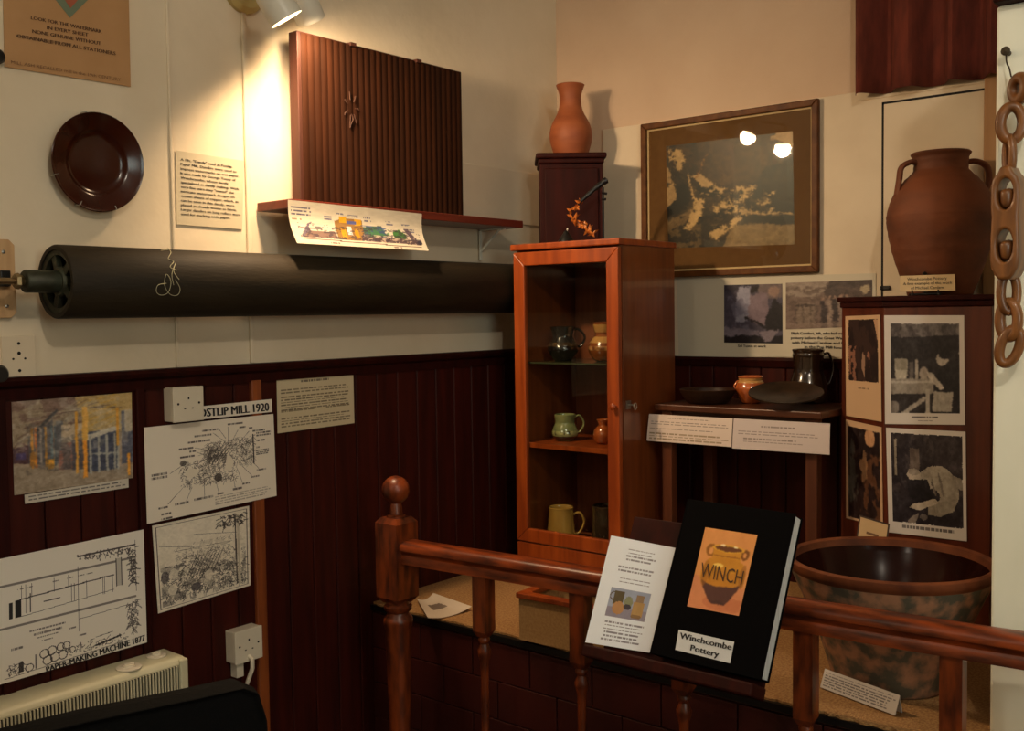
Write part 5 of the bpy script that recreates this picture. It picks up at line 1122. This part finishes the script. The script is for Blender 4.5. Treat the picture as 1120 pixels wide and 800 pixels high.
# ================================================================ CARVED WOODEN CHAIN ON THE POST
chn = thing('wooden_chain', 'carved brown wooden chain of thick links hanging on the white post', 'chain', tuple(onx(1104, 90, -.93)))
def ringlink(cx, cy, hw, hh_, r, ang_, nm='link', tilt=0, X=-.945):
    """oval link: centre and half sizes in the frame's pixels, turned about its long axis"""
    c = onx(cx, cy, X); s_ = (c-CAM).dot(FW)/FPX; hw *= s_; hh_ *= s_; r *= s_
    M = Matrix.Translation(c) @ Matrix.Rotation(tilt, 4, 'X') @ Matrix.Rotation(ang_, 4, 'Z')
    n_ = 36; pts = []
    for i in range(n_):
        t_ = 2*PI*i/n_; pts.append(M @ Vector((0, (hw-r)*math.cos(t_), (hh_-r)*math.sin(t_))))
    return P_(MB().tube(pts, r, 14, closed=True, flat=(1, 1.0)), nm, M_chain, chn, smooth=True)
ringlink(1115, 97, 17, 18, 6.4, math.radians(-40), X=-.93)
ringlink(1106.5, 135, 17, 24, 6, math.radians(12))
ringlink(1104, 170, 12, 24, 4.6, math.radians(-50))
# solid carved bar with two windows and a loose ball inside each
def cage():
    X = -.955; c = onx(1103.5, 246, X); s_ = (c-CAM).dot(FW)/FPX; M = Matrix.Translation(c) @ Matrix.Rotation(-.12, 4, 'Z')
    hw, th_ = 15*s_, 14*s_
    half = [(5, 63), (8, 56), (13, 50), (15, 42), (15, 20), (14, 8), (14.5, 0), (15, -14), (15.5, -36), (14, -47), (10, -55), (6, -60)]
    out = [(a_*s_, b_*s_) for a_, b_ in half]+[(-a_*s_, b_*s_) for a_, b_ in half[::-1]]
    def oval(cy, hh_, hw_): return [(hw_*s_*math.cos(t_)*1.0, cy*s_+hh_*s_*math.sin(t_)) for t_ in [2*PI*k/20 for k in range(20)]]
    wins = [(33, 17, 8.6), (-23, 18, 8.6)]
    bm = bmesh.new(); eds = []
    for lp_ in [out]+[oval(*w_) for w_ in wins]:
        vs = [bm.verts.new((-th_, y, z)) for y, z in lp_]
        eds += [bm.edges.new((vs[k], vs[(k+1) % len(vs)])) for k in range(len(vs))]
    bmesh.ops.triangle_fill(bm, edges=eds, use_beauty=True)
    r_ = bmesh.ops.extrude_face_region(bm, geom=list(bm.faces)); bmesh.ops.translate(bm, verts=[g for g in r_['geom'] if isinstance(g, bmesh.types.BMVert)], vec=(2*th_, 0, 0))
    bmesh.ops.recalc_face_normals(bm, faces=bm.faces); bm.transform(M)
    me = bpy.data.meshes.new('ball_cage'); bm.to_mesh(me); bm.free()
    o = link('ball_cage', me, M_chain); o.parent = chn; o.matrix_parent_inverse = par_inv(chn)
    for p in me.polygons: p.use_smooth = True
    try: me.set_sharp_from_angle(angle=math.radians(50))
    except Exception: pass
    b = o.modifiers.new('bevel', 'BEVEL'); b.width = 3.2*s_; b.segments = 3; b.limit_method = 'ANGLE'; b.angle_limit = math.radians(60)
    for cy, hh_, hw_ in wins:
        P_(MB().lathe(sprof([(0, -13*s_), (6.5*s_, -11*s_), (8.5*s_, -1*s_), (7.5*s_, 7*s_), (0, 10*s_)], 5), 24, M=Matrix.Translation(M @ Vector((0, 0, (cy-3)*s_))) @ Matrix.Rotation(-.12, 4, 'Z') @ Matrix.Diagonal((1.55, 1, 1, 1))), 'loose_ball', M_chain, chn, smooth=True)
cage()
ringlink(1103.5, 320, 13, 26, 5, math.radians(25))
ringlink(1103.5, 350, 15.5, 25, 5.8, math.radians(-12))
ringlink(1104.5, 379, 14.5, 25, 5.4, math.radians(14), tilt=.3)
nl = onx(1103, 58, -.905); c = onx(1106, 84, -.93)
mb = MB().tube([nl+Vector((.004, 0, 0)), nl+Vector((-.022, 0, 0))], .005, 10).lathe(sprof([(0, -.003), (.009, 0), (0, .004)], 3), 12, M=Matrix.Translation(nl+Vector((-.022, 0, 0))) @ Matrix.Rotation(PI/2, 4, 'Y'))
mb.tube(spline([nl+Vector((-.018, 0, 0)), onx(1101, 68, -.92), onx(1104, 75, -.925), c], 5), .0016, 6)
P_(mb, 'nail_and_wire', mat('rusty_nail', rgb(70, 60, 44), .6, metal=.5), chn)
